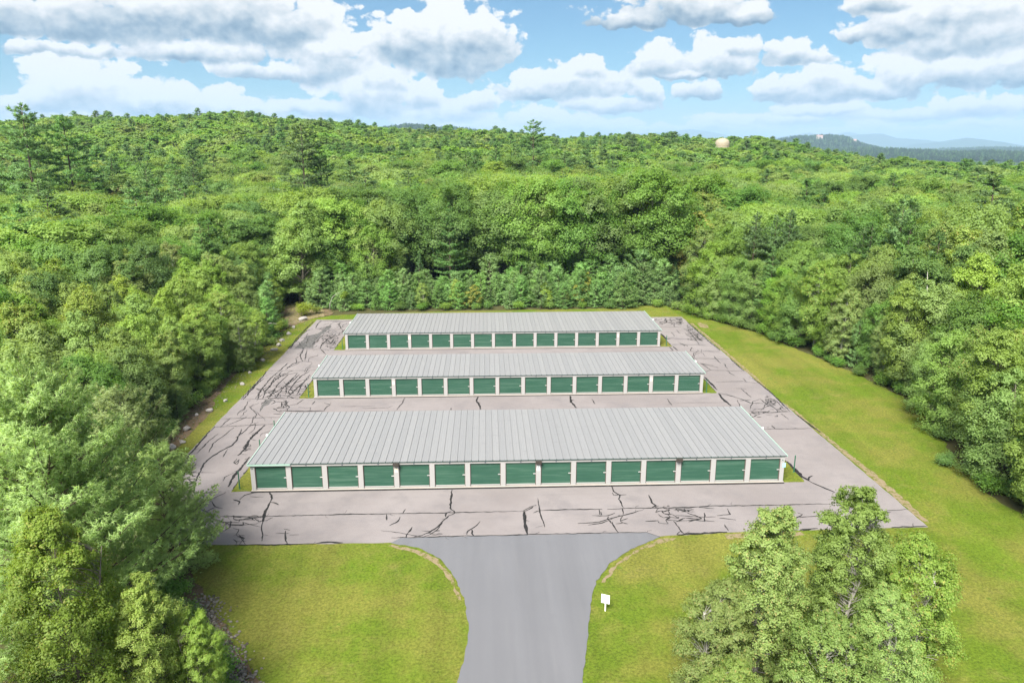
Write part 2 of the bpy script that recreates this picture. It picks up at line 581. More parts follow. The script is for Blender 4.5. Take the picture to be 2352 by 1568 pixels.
plain('sign_post_wood', (0.74, 0.71, 0.66), 0.7, 0, 0.2, 0.1)
plain('tank_paint', (0.33, 0.285, 0.20), 0.6, 0, 0.3, 0.06, 0.3)
plain('tank_band', (0.36, 0.29, 0.17), 0.6, 0, 0.3, 0.08, 0.3)
plain('house_wall', (0.45, 0.37, 0.34), 0.8)
plain('house_roof', (0.34, 0.22, 0.20), 0.9)
# door paint: green enamel, paler bands in place of unresolved rib streaks, a little different on each door
m, nb, out = new_mat('door_green')
P = pos(nb)
to = nb.n.new('ShaderNodeTexCoord').outputs['Object']
R = objrand(nb)
c = nb.mix(nb.noise(P, 0.7, 5, 0.65), (0.025, 0.082, 0.052), (0.035, 0.104, 0.068))
band = nb.noise(nb.vec('ADD', nb.vec('MULTIPLY', to, (0.22, 1, 4.2)), nb.scale((13.0, 7.0, 29.0), R)), 1.0, 5, 0.7)
c = nb.mix(nb.math('MULTIPLY', nb.sstep(band, 0.44, 0.66), 0.8), c, (0.074, 0.149, 0.106))
c = nb.mix(nb.math('MULTIPLY', R, 0.4), c, (0.024, 0.076, 0.053))
principled(nb, out, c, nb.math('MULTIPLY_ADD', band, 0.3, 0.35), 0, 0.35)
# galvalume roof sheet
m, nb, out = new_mat('roof_sheet')
P = pos(nb)
to = nb.n.new('ShaderNodeTexCoord').outputs['Object']
R = objrand(nb)
c = nb.mix(R, (0.251, 0.253, 0.257), (0.279, 0.280, 0.282))
streak = nb.noise(nb.vec('ADD', nb.vec('MULTIPLY', P, (7.0, 0.35, 1)), nb.scale((37.0, 11.0, 5.0), R)), 1.0, 4, 0.65)
c = nb.mix(nb.math('MULTIPLY', nb.sstep(streak, 0.42, 0.8), 0.38), c, (0.213, 0.215, 0.222))
sp = nb.n.new('ShaderNodeSeparateXYZ')
nb.l.new(to, sp.inputs[0])
purl = nb.math('ABSOLUTE', nb.math('SUBTRACT', nb.math('FRACT', nb.math('MULTIPLY', sp.outputs[1], 0.55)), 0.5))
smudge = nb.math('MULTIPLY', nb.sstep(purl, 0.42, 0.5), nb.sstep(nb.noise(P, 1.6, 4, 0.6), 0.48, 0.7))
c = nb.mix(nb.math('MULTIPLY', smudge, 0.45), c, (0.181, 0.183, 0.188))
lap = nb.sstep(nb.math('ABSOLUTE', nb.math('SUBTRACT', sp.outputs[1], 6.1)), 0.035, 0.02)
c = nb.mix(nb.math('MULTIPLY', lap, 0.35), c, (0.213, 0.217, 0.227))
principled(nb, out, c, nb.math('MULTIPLY_ADD', streak, 0.25, 0.42), 0.25, 0.4, bump(nb, nb.noise(P, 1.1, 3, 0.5), 0.25, 0.05))
plain('roof_rib', (0.225, 0.227, 0.230), 0.55, 0.25, 0.4, 0.1)


def leaf_mat(name, dark, light, tip=None, trans=0.5, rough=0.55):
    """foliage: colour differs from leaf to leaf and from tree to tree"""
    m, nb, out = new_mat(name)
    R = objrand(nb)
    c = nb.mix(island(nb), dark, light)
    if tip is not None:
        c = nb.mix(nb.sstep(island(nb), 0.90, 0.97), c, tip)
    hs = nb.n.new('ShaderNodeHueSaturation')
    nb.put(hs.inputs['Hue'], nb.math('MULTIPLY_ADD', R, 0.018, 0.491))
    nb.put(hs.inputs['Saturation'], nb.math('MULTIPLY_ADD', nb.math('FRACT', nb.math('MULTIPLY', R, 7.31)), 0.20, 0.88))
    nb.put(hs.inputs['Value'], nb.math('MULTIPLY_ADD', nb.math('FRACT', nb.math('MULTIPLY', R, 3.77)), 0.46, 0.80))
    nb.l.new(c, hs.inputs['Color'])
    c = hs.outputs[0]
    p = principled(nb, None, c, rough, 0, 0.28)
    t = nb.n.new('ShaderNodeBsdfTranslucent')
    nb.l.new(nb.mix(1.0, c, (1.15, 1.1, 0.6), 'MULTIPLY'), t.inputs[0])
    mx = nb.n.new('ShaderNodeMixShader')
    mx.inputs[0].default_value = trans
    nb.l.new(p.outputs[0], mx.inputs[1])
    nb.l.new(t.outputs[0], mx.inputs[2])
    nb.l.new(mx.outputs[0], out.inputs[0])
    return m


leaf_mat('maple_leaf', (0.136, 0.258, 0.050), (0.226, 0.368, 0.089))
leaf_mat('oak_leaf', (0.112, 0.228, 0.045), (0.193, 0.328, 0.080))
leaf_mat('ash_leaf', (0.199, 0.317, 0.065), (0.296, 0.428, 0.118))
leaf_mat('birch_leaf', (0.237, 0.348, 0.060), (0.337, 0.451, 0.118), (0.38, 0.40, 0.11))
leaf_mat('aspen_leaf', (0.206, 0.311, 0.066), (0.311, 0.420, 0.118), (0.396, 0.360, 0.118))
leaf_mat('beech_leaf', (0.204, 0.308, 0.060), (0.296, 0.418, 0.110))
leaf_mat('lime_leaf', (0.176, 0.314, 0.056), (0.296, 0.446, 0.108))
leaf_mat('autumn_leaf', (0.286, 0.308, 0.070), (0.364, 0.374, 0.118), (0.42, 0.33, 0.10))
leaf_mat('pine_needle', (0.082, 0.184, 0.049), (0.184, 0.316, 0.095), None, 0.3)
leaf_mat('young_pine_needle', (0.140, 0.285, 0.078), (0.300, 0.480, 0.165), None, 0.38)
leaf_mat('hero_pine_needle', (0.225, 0.350, 0.105), (0.430, 0.570, 0.220), None, 0.45)
leaf_mat('spruce_needle', (0.058, 0.138, 0.048), (0.135, 0.250, 0.081), None, 0.25)
leaf_mat('shrub_leaf', (0.154, 0.286, 0.048), (0.290, 0.428, 0.095))
leaf_mat('yellow_shrub_leaf', (0.22, 0.30, 0.05), (0.34, 0.42, 0.09))
leaf_mat('hill_leaf', (0.045, 0.095, 0.045), (0.085, 0.150, 0.070))  # dark distant conifer tone, with cloud shadow put into the colour
leaf_mat('fern_leaf', (0.158, 0.240, 0.034), (0.273, 0.360, 0.067))
plain('bark_grey', (0.145, 0.125, 0.105), 0.95, 0, 0.1, 0.4, 2.0)
plain('bark_brown', (0.105, 0.080, 0.062), 0.95, 0, 0.1, 0.4, 2.0)
m, nb, out = new_mat('bark_birch')
P = pos(nb)
c = nb.mix(nb.sstep(nb.noise(nb.vec('MULTIPLY', P, (3, 3, 9)), 1.0, 4, 0.7), 0.54, 0.66), (0.40, 0.38, 0.345), (0.08, 0.068, 0.06))
principled(nb, out, c, 0.85, 0, 0.2)

# ------------------------------------------------------------------ terrain
SKY = [(-36.93, 0.0317), (-31.68, 0.0319), (-29.37, 0.0336), (-25.66, 0.0367), (-17.78, 0.0403), (-13.08, 0.0344), (-8.46, 0.0258), (-6.88, 0.0232), (-3.67, 0.0216), (1.21, 0.0178), (6.11, 0.0137),
    (9.35, 0.0152), (15.68, 0.0148), (20.21, 0.0148), (23.15, 0.0073), (25.99, 0.0005), (28.7, -0.0031), (33.98, -0.0063), (36.11, -0.0063), (41.32, -0.003)]
SAZ = np.array([s[0] for s in SKY])
STN = np.array([s[1] for s in SKY])


def hz(x, y):
    """ground height: flat around the lot, rising through the wood to a ridge, low beyond it"""
    x, y = np.asarray(x, float), np.asarray(y, float)
    dx, dy = x - CAM.x, y - CAM.y
    r = np.hypot(dx, dy)
    az = np.degrees(np.arctan2(dx, dy))
    tn = np.interp(az, SAZ, STN)
    rr = np.interp(az, [-40, -10, 10, 22, 30, 42], [700, 640, 620, 560, 430, 420])
    H = np.maximum(CAM.z + rr * tn - np.interp(az, [-30, -24, -16, -6, 14, 25], [20.5, 19.0, 17.0, 18.0, 18.0, 20.5]), 1.0)
    t = np.clip((r - 135) / (rr - 135), 0, 1)
    up = H * t * t * (3 - 2 * t)
    t2 = np.clip((r - rr - 40) / 700, 0, 1)
    dn = (H + 30) * t2 * t2 * (3 - 2 * t2)
    rough = (np.sin(x * 0.021 + 1.3) * np.cos(y * 0.027 - 0.7) + 0.5 * np.sin(x * 0.05 + y * 0.043)) * 1.6
    return up - dn + rough * np.clip((r - 190) / 200, 0, 1)


nA, nR = 288, 150
rad = np.concatenate([[0.0], np.geomspace(4, 32000, nR)])
ang = np.linspace(0, 2 * math.pi, nA, endpoint=False)
RR, AA = np.meshgrid(rad[1:], ang, indexing='ij')
gx, gy = CAM.x + RR * np.sin(AA), CAM.y + RR * np.cos(AA)
gz = hz(gx, gy) - 0.05
verts = np.concatenate([[[CAM.x, CAM.y, -0.05]], np.stack([gx.ravel(), gy.ravel(), gz.ravel()], 1)])
I = np.arange(nR * nA).reshape(nR, nA) + 1
q = np.stack([I[:-1], np.roll(I[:-1], -1, 1), np.roll(I[1:], -1, 1), I[1:]], -1).reshape(-1, 4)[:, ::-1]
tri = np.stack([np.zeros(nA, int), np.roll(I[0], -1), I[0]], 1)[:, ::-1]
ground = obj('ground', mesh('ground', verts, [tuple(t) for t in tri] + [tuple(t) for t in q.tolist()], MATS['forest_floor'], True))
structure(ground)


def ridge(name, prof, D, depth, mat, seed, rough=1.0, base=-30):
    """a hill standing D metres away, its crest following the given (azimuth, elevation) profile"""
    rng = np.random.default_rng(seed)
    azs = np.linspace(prof[0][0] - 2.5, prof[-1][0] + 2.5, 140)
    els = np.interp(azs, [prof[0][0] - 2.5] + [p[0] for p in prof] + [prof[-1][0] + 2.5], [-0.4] + [p[1] for p in prof] + [-0.4])
    ph = rng.uniform(0, 6.28, 8)
    wob = sum(np.sin(azs * (1.3 * 1.7 ** k) + ph[k]) / 1.6 ** k for k in range(8)) * 0.02 * rough
    top = CAM.z + D * np.tan(np.radians(els + wob))
    js = np.linspace(-1, 1, 23)
    V = []
    for j in js:
        d = D + j * depth + 0.08 * depth * np.sin(azs * 2.1 + j * 3 + ph[0])
        prof_j = np.exp(-(j * 1.55) ** 2)
        z = base + (top - base) * prof_j * (1 + 0.05 * rough * np.sin(azs * 3.7 + 5 * j + ph[1]) * (1 - prof_j))
        a = np.radians(azs)
        V.append(np.stack([CAM.x + d * np.sin(a), CAM.y + d * np.cos(a), z], 1))
    V = np.array(V)
    n, mm = V.shape[:2]
    I = np.arange(n * mm).reshape(n, mm)
    F = np.stack([I[:-1, :-1], I[:-1, 1:], I[1:, 1:], I[1:, :-1]], -1).reshape(-1, 4)
    o = obj(name, mesh(name, V.reshape(-1, 3), F, mat, True))
    structure(o)
    return V


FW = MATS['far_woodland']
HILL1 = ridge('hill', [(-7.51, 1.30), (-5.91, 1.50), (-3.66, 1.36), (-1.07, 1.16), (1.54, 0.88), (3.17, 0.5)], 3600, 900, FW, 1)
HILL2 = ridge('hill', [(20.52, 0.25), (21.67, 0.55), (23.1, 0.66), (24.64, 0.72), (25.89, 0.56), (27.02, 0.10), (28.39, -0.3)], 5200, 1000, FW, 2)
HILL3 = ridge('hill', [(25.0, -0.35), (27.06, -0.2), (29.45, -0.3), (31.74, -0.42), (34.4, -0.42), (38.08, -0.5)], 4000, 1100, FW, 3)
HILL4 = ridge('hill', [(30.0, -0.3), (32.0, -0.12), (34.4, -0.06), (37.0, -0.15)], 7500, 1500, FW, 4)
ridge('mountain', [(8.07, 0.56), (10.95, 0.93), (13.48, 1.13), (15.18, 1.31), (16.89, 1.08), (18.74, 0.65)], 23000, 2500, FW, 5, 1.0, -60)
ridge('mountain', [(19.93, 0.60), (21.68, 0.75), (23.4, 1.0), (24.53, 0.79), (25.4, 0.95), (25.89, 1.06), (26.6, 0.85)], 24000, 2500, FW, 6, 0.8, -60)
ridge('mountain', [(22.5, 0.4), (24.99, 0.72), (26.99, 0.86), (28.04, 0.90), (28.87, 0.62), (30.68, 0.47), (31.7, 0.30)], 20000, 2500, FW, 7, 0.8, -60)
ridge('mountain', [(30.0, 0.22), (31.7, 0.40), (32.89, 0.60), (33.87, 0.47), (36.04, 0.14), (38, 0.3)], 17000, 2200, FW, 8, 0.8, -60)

# ------------------------------------------------------------------ lawn, soil, lot
RIGHT = [(52, 77), (55, 70.5), (58.5, 62), (63, 53), (65.5, 42), (68, 30), (69, 22), (66.6, 12), (63.8, 3), (62.4, -2), (62.6, -8), (66, -20), (74, -40), (80, -62)]
LEFT = [(7.9, -62), (8.2, -40), (8.0, -24), (5.0, -19.8), (1.9, -15.5), (-3, -9), (-9.5, 2.0), (-10.0, 7), (-10.4, 14), (-10.4, 20), (-11.6, 24), (-12.3, 30), (-12.6, 40), (-12.8, 50), (-12.4, 59), (-10.8, 63.5), (-9.6, 66.3), (-7, 68.5), (5, 70.5), (25, 71.5), (40, 72), (50, 74.5)]
lawn = slab('lawn', ragged(LEFT + RIGHT, 0.8, 0.22, 3), -0.04, 0.03, MATS['lawn'])
structure(lawn)
soil = slab('soil', ragged([(-9.3, 67), (-9.3, 60), (-9.2, 50), (-9.0, 30), (-9.2, 15), (-8.6, 2), (-1.5, -8.8), (3.3, -14.8), (6.5, -19.2), (9.6, -24), (9.8, -40), (6.0, -40), (4.6, -24), (-4, -12), (-12.5, 2), (-13.5, 12), (-13.5, 30), (-14.5, 60), (-17, 74), (-14, 77), (-9, 75), (-7, 70)], 0.8, 0.35, 4), -0.04, 0.008, MATS['leaf_litter'])
structure(soil)
bank = slab('sandy_bank', ragged([(-13.4, 61.5), (-16, 73.8), (-14.6, 75.6), (-11.9, 74.6), (-9.3, 73), (-8.3, 68), (-9.7, 66.2), (-11.2, 63)], 0.6, 0.25, 5), -0.04, 0.05, MATS['sandy_soil'])
structure(bank)
LOT = [(-8.6, -8.75), (-0.85, -8.72), (6.5, -8.9), (13.0, -8.9), (33, -8.75), (39.3, -8.35), (54.0, -8.18), (53.95, 30), (53.9, 64.75), (30, 65.0), (-8.8, 65.1), (-8.75, 30)]
lot = slab('parking_lot', ragged(LOT, 0.7, 0.05, 6), -0.03, 0.060, MATS['old_asphalt'])
structure(lot)
DRIVE = [(12.91, -8.96), (13.51, -8.27), (32.14, -8.21), (33.02, -8.89), (30.53, -10.53), (28.62, -12.37), (27.39, -14.48), (26.72, -16.67), (26.13, -19.75), (25.63, -22.09), (25.15, -24.14), (24.6, -40), (24.8, -62), (17.4, -62), (17.9, -40), (18.37, -23.88), (18.74, -21.46), (18.84, -19.06), (18.56, -16.36), (17.8, -13.59), (16.63, -11.23), (14.94, -9.69)]
drive = slab('driveway', ragged(DRIVE, 0.35, 0.06, 7, (0, 1, 2)), -0.03, 0.066, MATS['drive_asphalt'])
structure(drive)
# bare sandy verges where mowing and tyres have worn the grass
for k, pts in enumerate([
    [(13.0, -9.2), (14.9, -9.95), (16.5, -11.4), (17.6, -13.6), (18.3, -16.2), (18.15, -16.2), (17.4, -13.8), (16.25, -11.75), (14.5, -10.2), (12.7, -9.3)],
    [(33.1, -9.1), (30.7, -10.8), (28.9, -12.6), (27.7, -14.6), (27.95, -14.6), (29.2, -12.6), (31.1, -10.7), (34.2, -9.15)],
    [(54.1, -7.2), (54.15, 6), (54.1, 20), (54.35, 20), (54.6, 8), (54.85, 2), (54.8, -4), (54.5, -7.5)],
    [(54.1, 24), (54.1, 38), (54.1, 60), (54.5, 60), (54.6, 45), (54.5, 30)],
    [(38, -8.7), (44, -8.5), (44, -9.0), (38, -9.3)],
    [(55.0, 57.0), (56.2, 56.2), (56.6, 58.2), (56.0, 60.4), (55.3, 60.0)],
]):
    structure(slab('worn_verge', ragged(pts, 0.35, 0.10, 30 + k), -0.03, 0.045, MATS['sandy_soil']))

# ------------------------------------------------------------------ sealed cracks on the lot
CRACKS = [
(0.07,[4.19,-4.52,8.81,-4.4,13.39,-4.49,17.47,-4.48,23.12,-4.44]),
(0.06,[-4.06,-4.35,-1.34,-4.43,2.36,-4.52,6.05,-4.48,10.4,-4.47]),
(0.09,[-0.57,-1.55,-0.4,-0.74,-0.06,-0.47,0.49,-0.18,1.34,-0.14,1.86,-0.83,2.07,-1.42,2.09,-2.22]),
(0.09,[-1.1,-1.53,-0.46,-1.89,-0.39,-2.46]),
(0.09,[17.03,-0.22,17.03,-1.88,17.03,-3.68,17.47,-4.52]),
(0.09,[17.47,-4.52,16.98,-4.97,16.53,-5.88,16.18,-6.77,15.65,-7.52,15.1,-7.98,14.54,-8.15]),
(0.09,[14.01,-7.56,14.23,-6.69]),
(0.09,[13.93,-8.25,14.01,-7.56]),
(0.09,[4.61,-6.91,4.91,-8.06,5.26,-8.9]),
(0.13,[2.09,-2.22,2.16,-3.33,2.28,-4.5,2.47,-5.44]),
(0.13,[19.07,23.97,18.86,22.4,19.17,21.3,19.39,19.47]),
(0.13,[23.01,-4.56,22.94,-6.83,23.06,-8.19]),
(0.13,[7.36,-8.85,8.17,-8.7,9.33,-8.83]),
(0.13,[-3.03,20.07,-0.75,19.69,2.06,19.75]),
(0.07,[2.47,-5.44,2.6,-6.24,2.96,-7.23,3.24,-8.36]),
(0.07,[2.05,-2.1,2.44,-2.19,2.92,-2.59]),
(0.07,[16.74,-5.17,16.76,-4.54,17.15,-4.23]),
(0.07,[12.83,-8.25,15.7,-8.25,18.58,-8.17,20.79,-8.22,23.11,-8.23]),
(0.07,[12.46,-6.39,13.03,-5.74,13.12,-5.03]),
(0.07,[11.98,-4.56,12.13,-5.5]),
(0.07,[13.28,-4.4,13.42,-3.76]),
(0.07,[19.48,-5.99,19.04,-6.88,18.56,-7.44,18.48,-8.01]),
(0.07,[18.85,-7.26,18.86,-7.84,19.01,-8.22]),
(0.07,[1.28,-8.83,2.5,-8.84,3.73,-8.93,5.22,-8.89,7.37,-8.89]),
(0.07,[23.12,-4.44,23.44,-4.15,23.8,-3.68]),
(0.07,[10.46,24.0,10.42,22.3,10.15,20.8,9.99,19.68]),
(0.07,[16.06,20.14,16.06,19.44]),
(0.07,[0.19,23.06,0.1,21.84]),
(0.07,[1.89,19.88,1.95,20.91,2.21,21.76,1.35,22.44]),
(0.07,[-1.27,23.65,-1.63,22.13,-2.39,21.73]),
(0.07,[-3.35,23.74,-2.87,22.18,-2.23,21.08,-2.3,20.25]),
(0.045,[16.54,-6.18,16.21,-7.16,15.68,-7.91,15.13,-8.26]),
(0.045,[11.92,-7.15,12.72,-7.32,13.63,-7.64,14.53,-8.01,15.7,-8.28]),
(0.045,[3.97,-7.23,4.72,-7.33,4.99,-7.27]),
(0.045,[4.38,-6.61,4.93,-6.82]),
(0.045,[5.06,-7.54,5.77,-7.53]),
(0.045,[0.85,-5.38,1.57,-5.81,2.53,-6.24]),
(0.045,[3.57,21.06,7.46,21.03]),
(0.045,[6.05,20.42,8.9,20.43,9.4,21.04]),
(0.045,[-1.24,21.13,-0.45,20.8,0.17,20.9,0.32,19.94]),
(0.045,[-0.11,-4.56,0.68,-4.55,2.13,-4.69,2.97,-4.84]),
(0.045,[0.14,-5.04,0.9,-4.93,1.77,-4.84,2.28,-4.53]),
(0.045,[0.48,-6.36,0.98,-6.57,0.99,-7.34,1.53,-7.83,2.15,-8.78]),
(0.045,[0.86,-7.53,1.15,-7.25,1.78,-8.03,1.74,-8.81]),
(0.045,[1.29,-8.29,1.7,-8.4,2.06,-8.32]),
(0.045,[1.01,-8.0,1.45,-8.48,1.47,-8.84]),
(0.045,[1.51,-4.62,2.12,-5.32,2.69,-5.24,3.04,-4.74]),
(0.045,[15.05,-7.31,15.64,-7.37,16.11,-7.12]),
(0.045,[15.77,-7.91,16.66,-8.23,17.23,-8.12]),
(0.045,[0.11,-1.04,1.27,-1.18]),
(0.1,[-8.28,5.02,-8.42,9.92,-8.61,13.8,-8.51,15.33]),
(0.1,[-8.58,23.99,-8.63,28.61,-8.59,33.07,-8.78,35.12]),
(0.1,[-8.69,46.75,-9.13,52.23,-9.12,57.2,-9.1,63.75]),
(0.1,[-8.31,23.98,-8.47,29.34,-8.3,32.07]),
(0.06,[-8.79,15.21,-5.65,15.53,-2.32,15.85]),
(0.06,[-8.65,17.63,-5.71,17.85,-2.36,17.86]),
(0.06,[-8.58,23.99,-4.93,24.12,-0.41,24.11]),
(0.06,[-8.77,35.46,-4.97,35.31,-1.94,35.4]),
(0.06,[-8.9,46.25,-5.34,45.93,-0.73,45.4]),
(0.06,[-7.71,17.83,-7.91,16.44,-7.86,15.08]),
(0.06,[-7.49,13.33,-7.77,11.48,-7.77,8.37]),
(0.06,[-6.46,15.03,-6.71,12.88,-7.09,10.85,-6.71,8.51]),
(0.06,[-5.17,9.21,-4.98,7.34]),
(0.06,[-2.8,3.8,-3.31,2.85,-3.18,2.05]),
(0.06,[-4.42,3.86,-6.32,3.94,-7.39,3.49]),
(0.06,[-7.27,5.32,-7.17,3.97]),
(0.06,[-6.95,5.99,-6.9,3.63]),
(0.06,[-3.53,6.92,-3.53,6.04,-3.09,5.57,-3.24,6.55]),
(0.06,[-3.25,6.73,-3.33,5.85]),
(0.06,[-2.18,-0.1,-2.75,-1.09,-3.77,-2.17]),
(0.06,[-2.94,-1.65,-2.1,-2.77,-1.44,-3.07]),
(0.06,[-2.1,-2.77,-2.57,-3.55]),
(0.06,[-3.57,-2.72,-2.46,-3.69,-1.59,-4.75,-0.07,-5.68,1.06,-5.84,2.0,-5.76,2.34,-5.28]),
(0.06,[-0.11,-5.18,0.16,-6.17,-0.14,-6.88]),
(0.06,[-3.71,11.32,-3.77,9.54,-3.23,8.75]),
(0.06,[-4.25,-0.17,-2.61,0.0]),
(0.1,[-5.51,14.55,-5.03,11.57,-5.03,10.17,-5.56,9.04,-6.0,7.75,-6.23,5.97,-5.79,3.27,-5.54,1.68]),
(0.15,[-3.39,15.58,-3.62,13.6,-3.77,11.52,-3.5,9.14,-3.69,7.66]),
(0.15,[-2.46,7.24,-2.45,4.45,-2.59,3.14,-2.34,0.94]),
(0.08,[-7.14,35.05,-7.4,32.36,-7.29,28.56,-6.94,24.2]),
(0.08,[-5.56,33.62,-5.82,29.42,-5.51,25.55,-5.48,24.15]),
(0.08,[-4.51,34.25,-4.55,29.68,-5.05,27.27,-5.92,24.44]),
(0.08,[-3.5,34.21,-3.89,30.92,-3.77,26.63,-3.28,25.46,-3.12,27.79,-2.52,32.16]),
(0.08,[-3.15,34.89,-3.78,32.87,-3.85,28.42]),
(0.08,[-6.14,34.32,-6.64,31.03,-6.58,26.75,-6.11,24.45]),
(0.08,[-4.61,32.24,-4.8,28.46,-4.64,24.39]),
(0.08,[-2.76,30.24,-3.2,26.61,-3.33,24.23]),
(0.08,[-7.37,29.48,-7.16,26.19,-6.71,24.36]),
(0.08,[-2.73,33.5,-2.8,29.61,-2.45,25.43]),
(0.08,[-6.53,46.23,-6.19,42.48,-5.2,39.7]),
(0.08,[-5.98,45.78,-4.97,40.08]),
(0.08,[-6.94,39.02,-7.11,36.46,-7.14,35.05]),
(0.08,[-5.2,39.7,-6.21,38.61,-6.5,35.72]),
(0.08,[-5.2,39.7,-3.83,39.27]),
(0.08,[-3.94,45.7,-2.73,43.15]),
(0.08,[-7.0,32.34,-6.53,28.53,-6.77,26.75]),
(0.08,[-4.14,33.56,-4.29,30.93,-4.85,29.38]),
(0.1,[-8.88,46.61,-8.93,48.28]),
(0.1,[-8.57,46.59,-8.8,49.76,-8.84,54.16,-8.68,57.47]),
(0.1,[-4.16,46.18,-4.43,48.34,-4.37,49.82,-4.21,51.85,-4.13,53.7]),
(0.1,[-3.96,51.59,-3.83,52.89,-3.65,53.94,-3.66,55.03]),
(0.1,[-3.34,48.54,-3.2,50.03,-3.3,51.82]),
(0.1,[-2.73,46.12,-2.68,46.83,-2.28,46.34]),
(0.1,[-2.83,49.76,-2.39,48.5]),
(0.1,[-4.23,50.07,-4.01,50.56]),
(0.1,[-3.04,54.19,-3.1,55.56,-2.81,55.82,-2.77,57.79]),
(0.1,[-8.75,57.19,-8.4,58.03,-7.92,58.29]),
(0.1,[-8.2,64.67,-7.84,64.02,-7.94,62.47,-7.89,60.64,-7.63,58.86]),
(0.07,[-7.57,58.28,-6.54,58.24,-5.52,59.95]),
(0.07,[-5.81,48.89,-5.63,50.38,-5.62,52.7,-5.47,55.1,-4.87,56.74,-4.19,58.43]),
(0.07,[-8.52,52.29,-7.93,52.53,-7.64,54.11]),
(0.07,[-8.73,50.51,-8.09,49.98,-7.54,48.23]),
(0.07,[-7.99,64.03,-6.4,64.28,-4.71,62.95,-2.91,64.45]),
(0.07,[-4.3,60.79,-4.42,62.94]),
(0.07,[-6.89,61.2,-6.09,62.39]),
(0.07,[-5.78,62.99,-5.31,64.23,-4.11,63.55,-3.05,63.98]),
(0.07,[-4.1,51.33,-3.53,49.79,-3.67,48.31]),
(0.11,[53.81,60.6,53.78,54.4,53.68,48.52,53.82,42.72]),
(0.11,[53.88,38.73,53.81,34.64,53.83,32.71]),
(0.11,[53.8,29.77,53.93,27.16,53.99,23.43,53.68,17.61]),
(0.11,[53.99,16.52,54.12,14.19,54.29,11.28]),
(0.06,[48.52,57.61,52.29,57.04]),
(0.06,[48.33,50.03,51.32,49.38]),
(0.06,[47.72,46.52,51.44,46.12,53.24,45.32]),
(0.06,[48.83,42.55,53.58,42.36]),
(0.06,[48.79,38.86,53.7,38.53]),
(0.06,[48.44,32.36,49.39,33.27,53.75,32.79]),
(0.06,[48.76,28.29,52.14,28.43,53.91,27.4]),
(0.06,[48.85,12.37,50.12,12.39,53.88,12.36]),
(0.06,[49.45,17.56,51.45,17.29,54.0,17.46]),
(0.06,[52.07,56.18,52.34,53.62,52.02,49.1,51.69,46.11]),
(0.06,[49.17,36.43,49.39,34.82,49.61,33.26]),
(0.06,[51.67,32.99,51.69,31.67,51.94,30.74]),
(0.06,[52.55,29.64,52.56,28.41]),
(0.06,[50.96,25.62,51.04,22.32]),
(0.06,[41.09,22.26,41.06,20.93,41.12,19.78]),
(0.06,[52.03,40.1,51.88,38.81,51.81,36.32]),
(0.06,[52.42,16.85,52.53,15.02]),
(0.06,[50.04,13.36,50.03,12.4]),
(0.06,[50.34,25.64,50.96,25.62,51.52,25.43]),
(0.06,[52.6,51.16,52.8,49.07]),
(0.06,[52.31,50.12,52.77,48.05]),
(0.06,[49.45,54.02,49.31,51.3]),
(0.06,[51.87,21.83,51.95,19.63]),
(0.06,[53.58,21.31,53.38,19.29,53.33,18.17]),
(0.06,[52.25,19.91,52.39,18.49,52.36,17.66]),
(0.06,[49.35,21.19,50.63,21.43]),
(0.06,[53.49,30.14,53.94,30.48]),
(0.06,[50.61,55.38,50.58,52.87]),
(0.06,[50.17,44.73,49.35,42.67]),
(0.06,[49.48,42.66,50.02,42.41]),
(0.035,[41.44,20.86,47.4,20.68]),
(0.035,[48.73,36.53,50.65,35.56]),
(0.09,[47.74,23.99,48.5,23.49,49.6,21.92,50.27,20.42,51.68,20.22]),
(0.09,[47.05,45.34,46.97,43.0]),
(0.09,[47.55,45.32,47.64,42.97]),
(0.09,[46.54,43.01,47.15,43.22]),
(0.18,[47.64,23.99,47.58,21.55,47.71,19.52]),
(0.18,[47.86,30.37,47.9,27.57,47.92,25.25]),
(0.18,[47.58,52.99,47.68,49.53,48.33,50.03]),
(0.06,[22.92,-4.43,23.58,-3.72,24.07,-3.47]),
(0.06,[24.25,-2.28,24.27,-3.52,24.3,-5.25,24.46,-7.08]),
(0.06,[20.99,-8.21,23.02,-8.15,25.83,-8.16,29.92,-8.17,32.16,-8.2,33.02,-8.91]),
(0.06,[31.01,-4.33,30.88,-5.29]),
(0.06,[27.09,-6.63,28.81,-6.45,29.91,-5.88,30.79,-5.5,31.69,-5.11,32.74,-4.51]),
(0.06,[34.62,-6.57,34.79,-7.48,34.83,-8.45]),
(0.06,[29.81,-6.49,29.81,-7.09,30.01,-8.17]),
(0.06,[38.45,-7.23,38.44,-8.21]),
(0.06,[39.48,-4.66,39.43,-5.62,38.3,-5.79]),
(0.06,[32.32,22.54,32.43,20.77]),
(0.06,[24.26,-4.4,23.72,-4.8]),
(0.06,[34.35,-8.62,34.84,-8.07,34.95,-8.55]),
(0.06,[28.36,-5.4,29.57,-5.49,30.26,-5.06]),
(0.06,[27.85,-6.92,28.99,-6.62,29.54,-6.28]),
(0.06,[32.42,-6.49,33.45,-6.43]),
(0.06,[35.02,-6.59,36.07,-6.43,37.81,-6.7]),
(0.06,[35.05,-5.66,36.04,-5.81,36.81,-5.98,38.13,-5.99]),
(0.06,[38.37,-6.21,39.58,-6.56]),
(0.06,[29.08,-4.37,29.0,-5.22,29.14,-5.33,29.17,-4.8]),
(0.06,[30.66,-1.47,30.69,-1.94,31.78,-1.89]),
(0.06,[37.27,-4.35,38.45,-4.62]),
(0.075,[24.26,-4.4,26.64,-4.34,29.34,-4.38]),
(0.075,[29.75,-4.39,31.01,-4.33,33.51,-4.32,36.65,-4.33,38.17,-4.17,41.52,-4.23,45.66,-4.24]),
(0.075,[30.77,-0.13,30.81,-1.24,31.22,-1.96,30.99,-2.65,31.1,-4.12]),
(0.075,[33.64,-2.06,33.6,-3.44,33.82,-3.89,33.28,-4.42]),
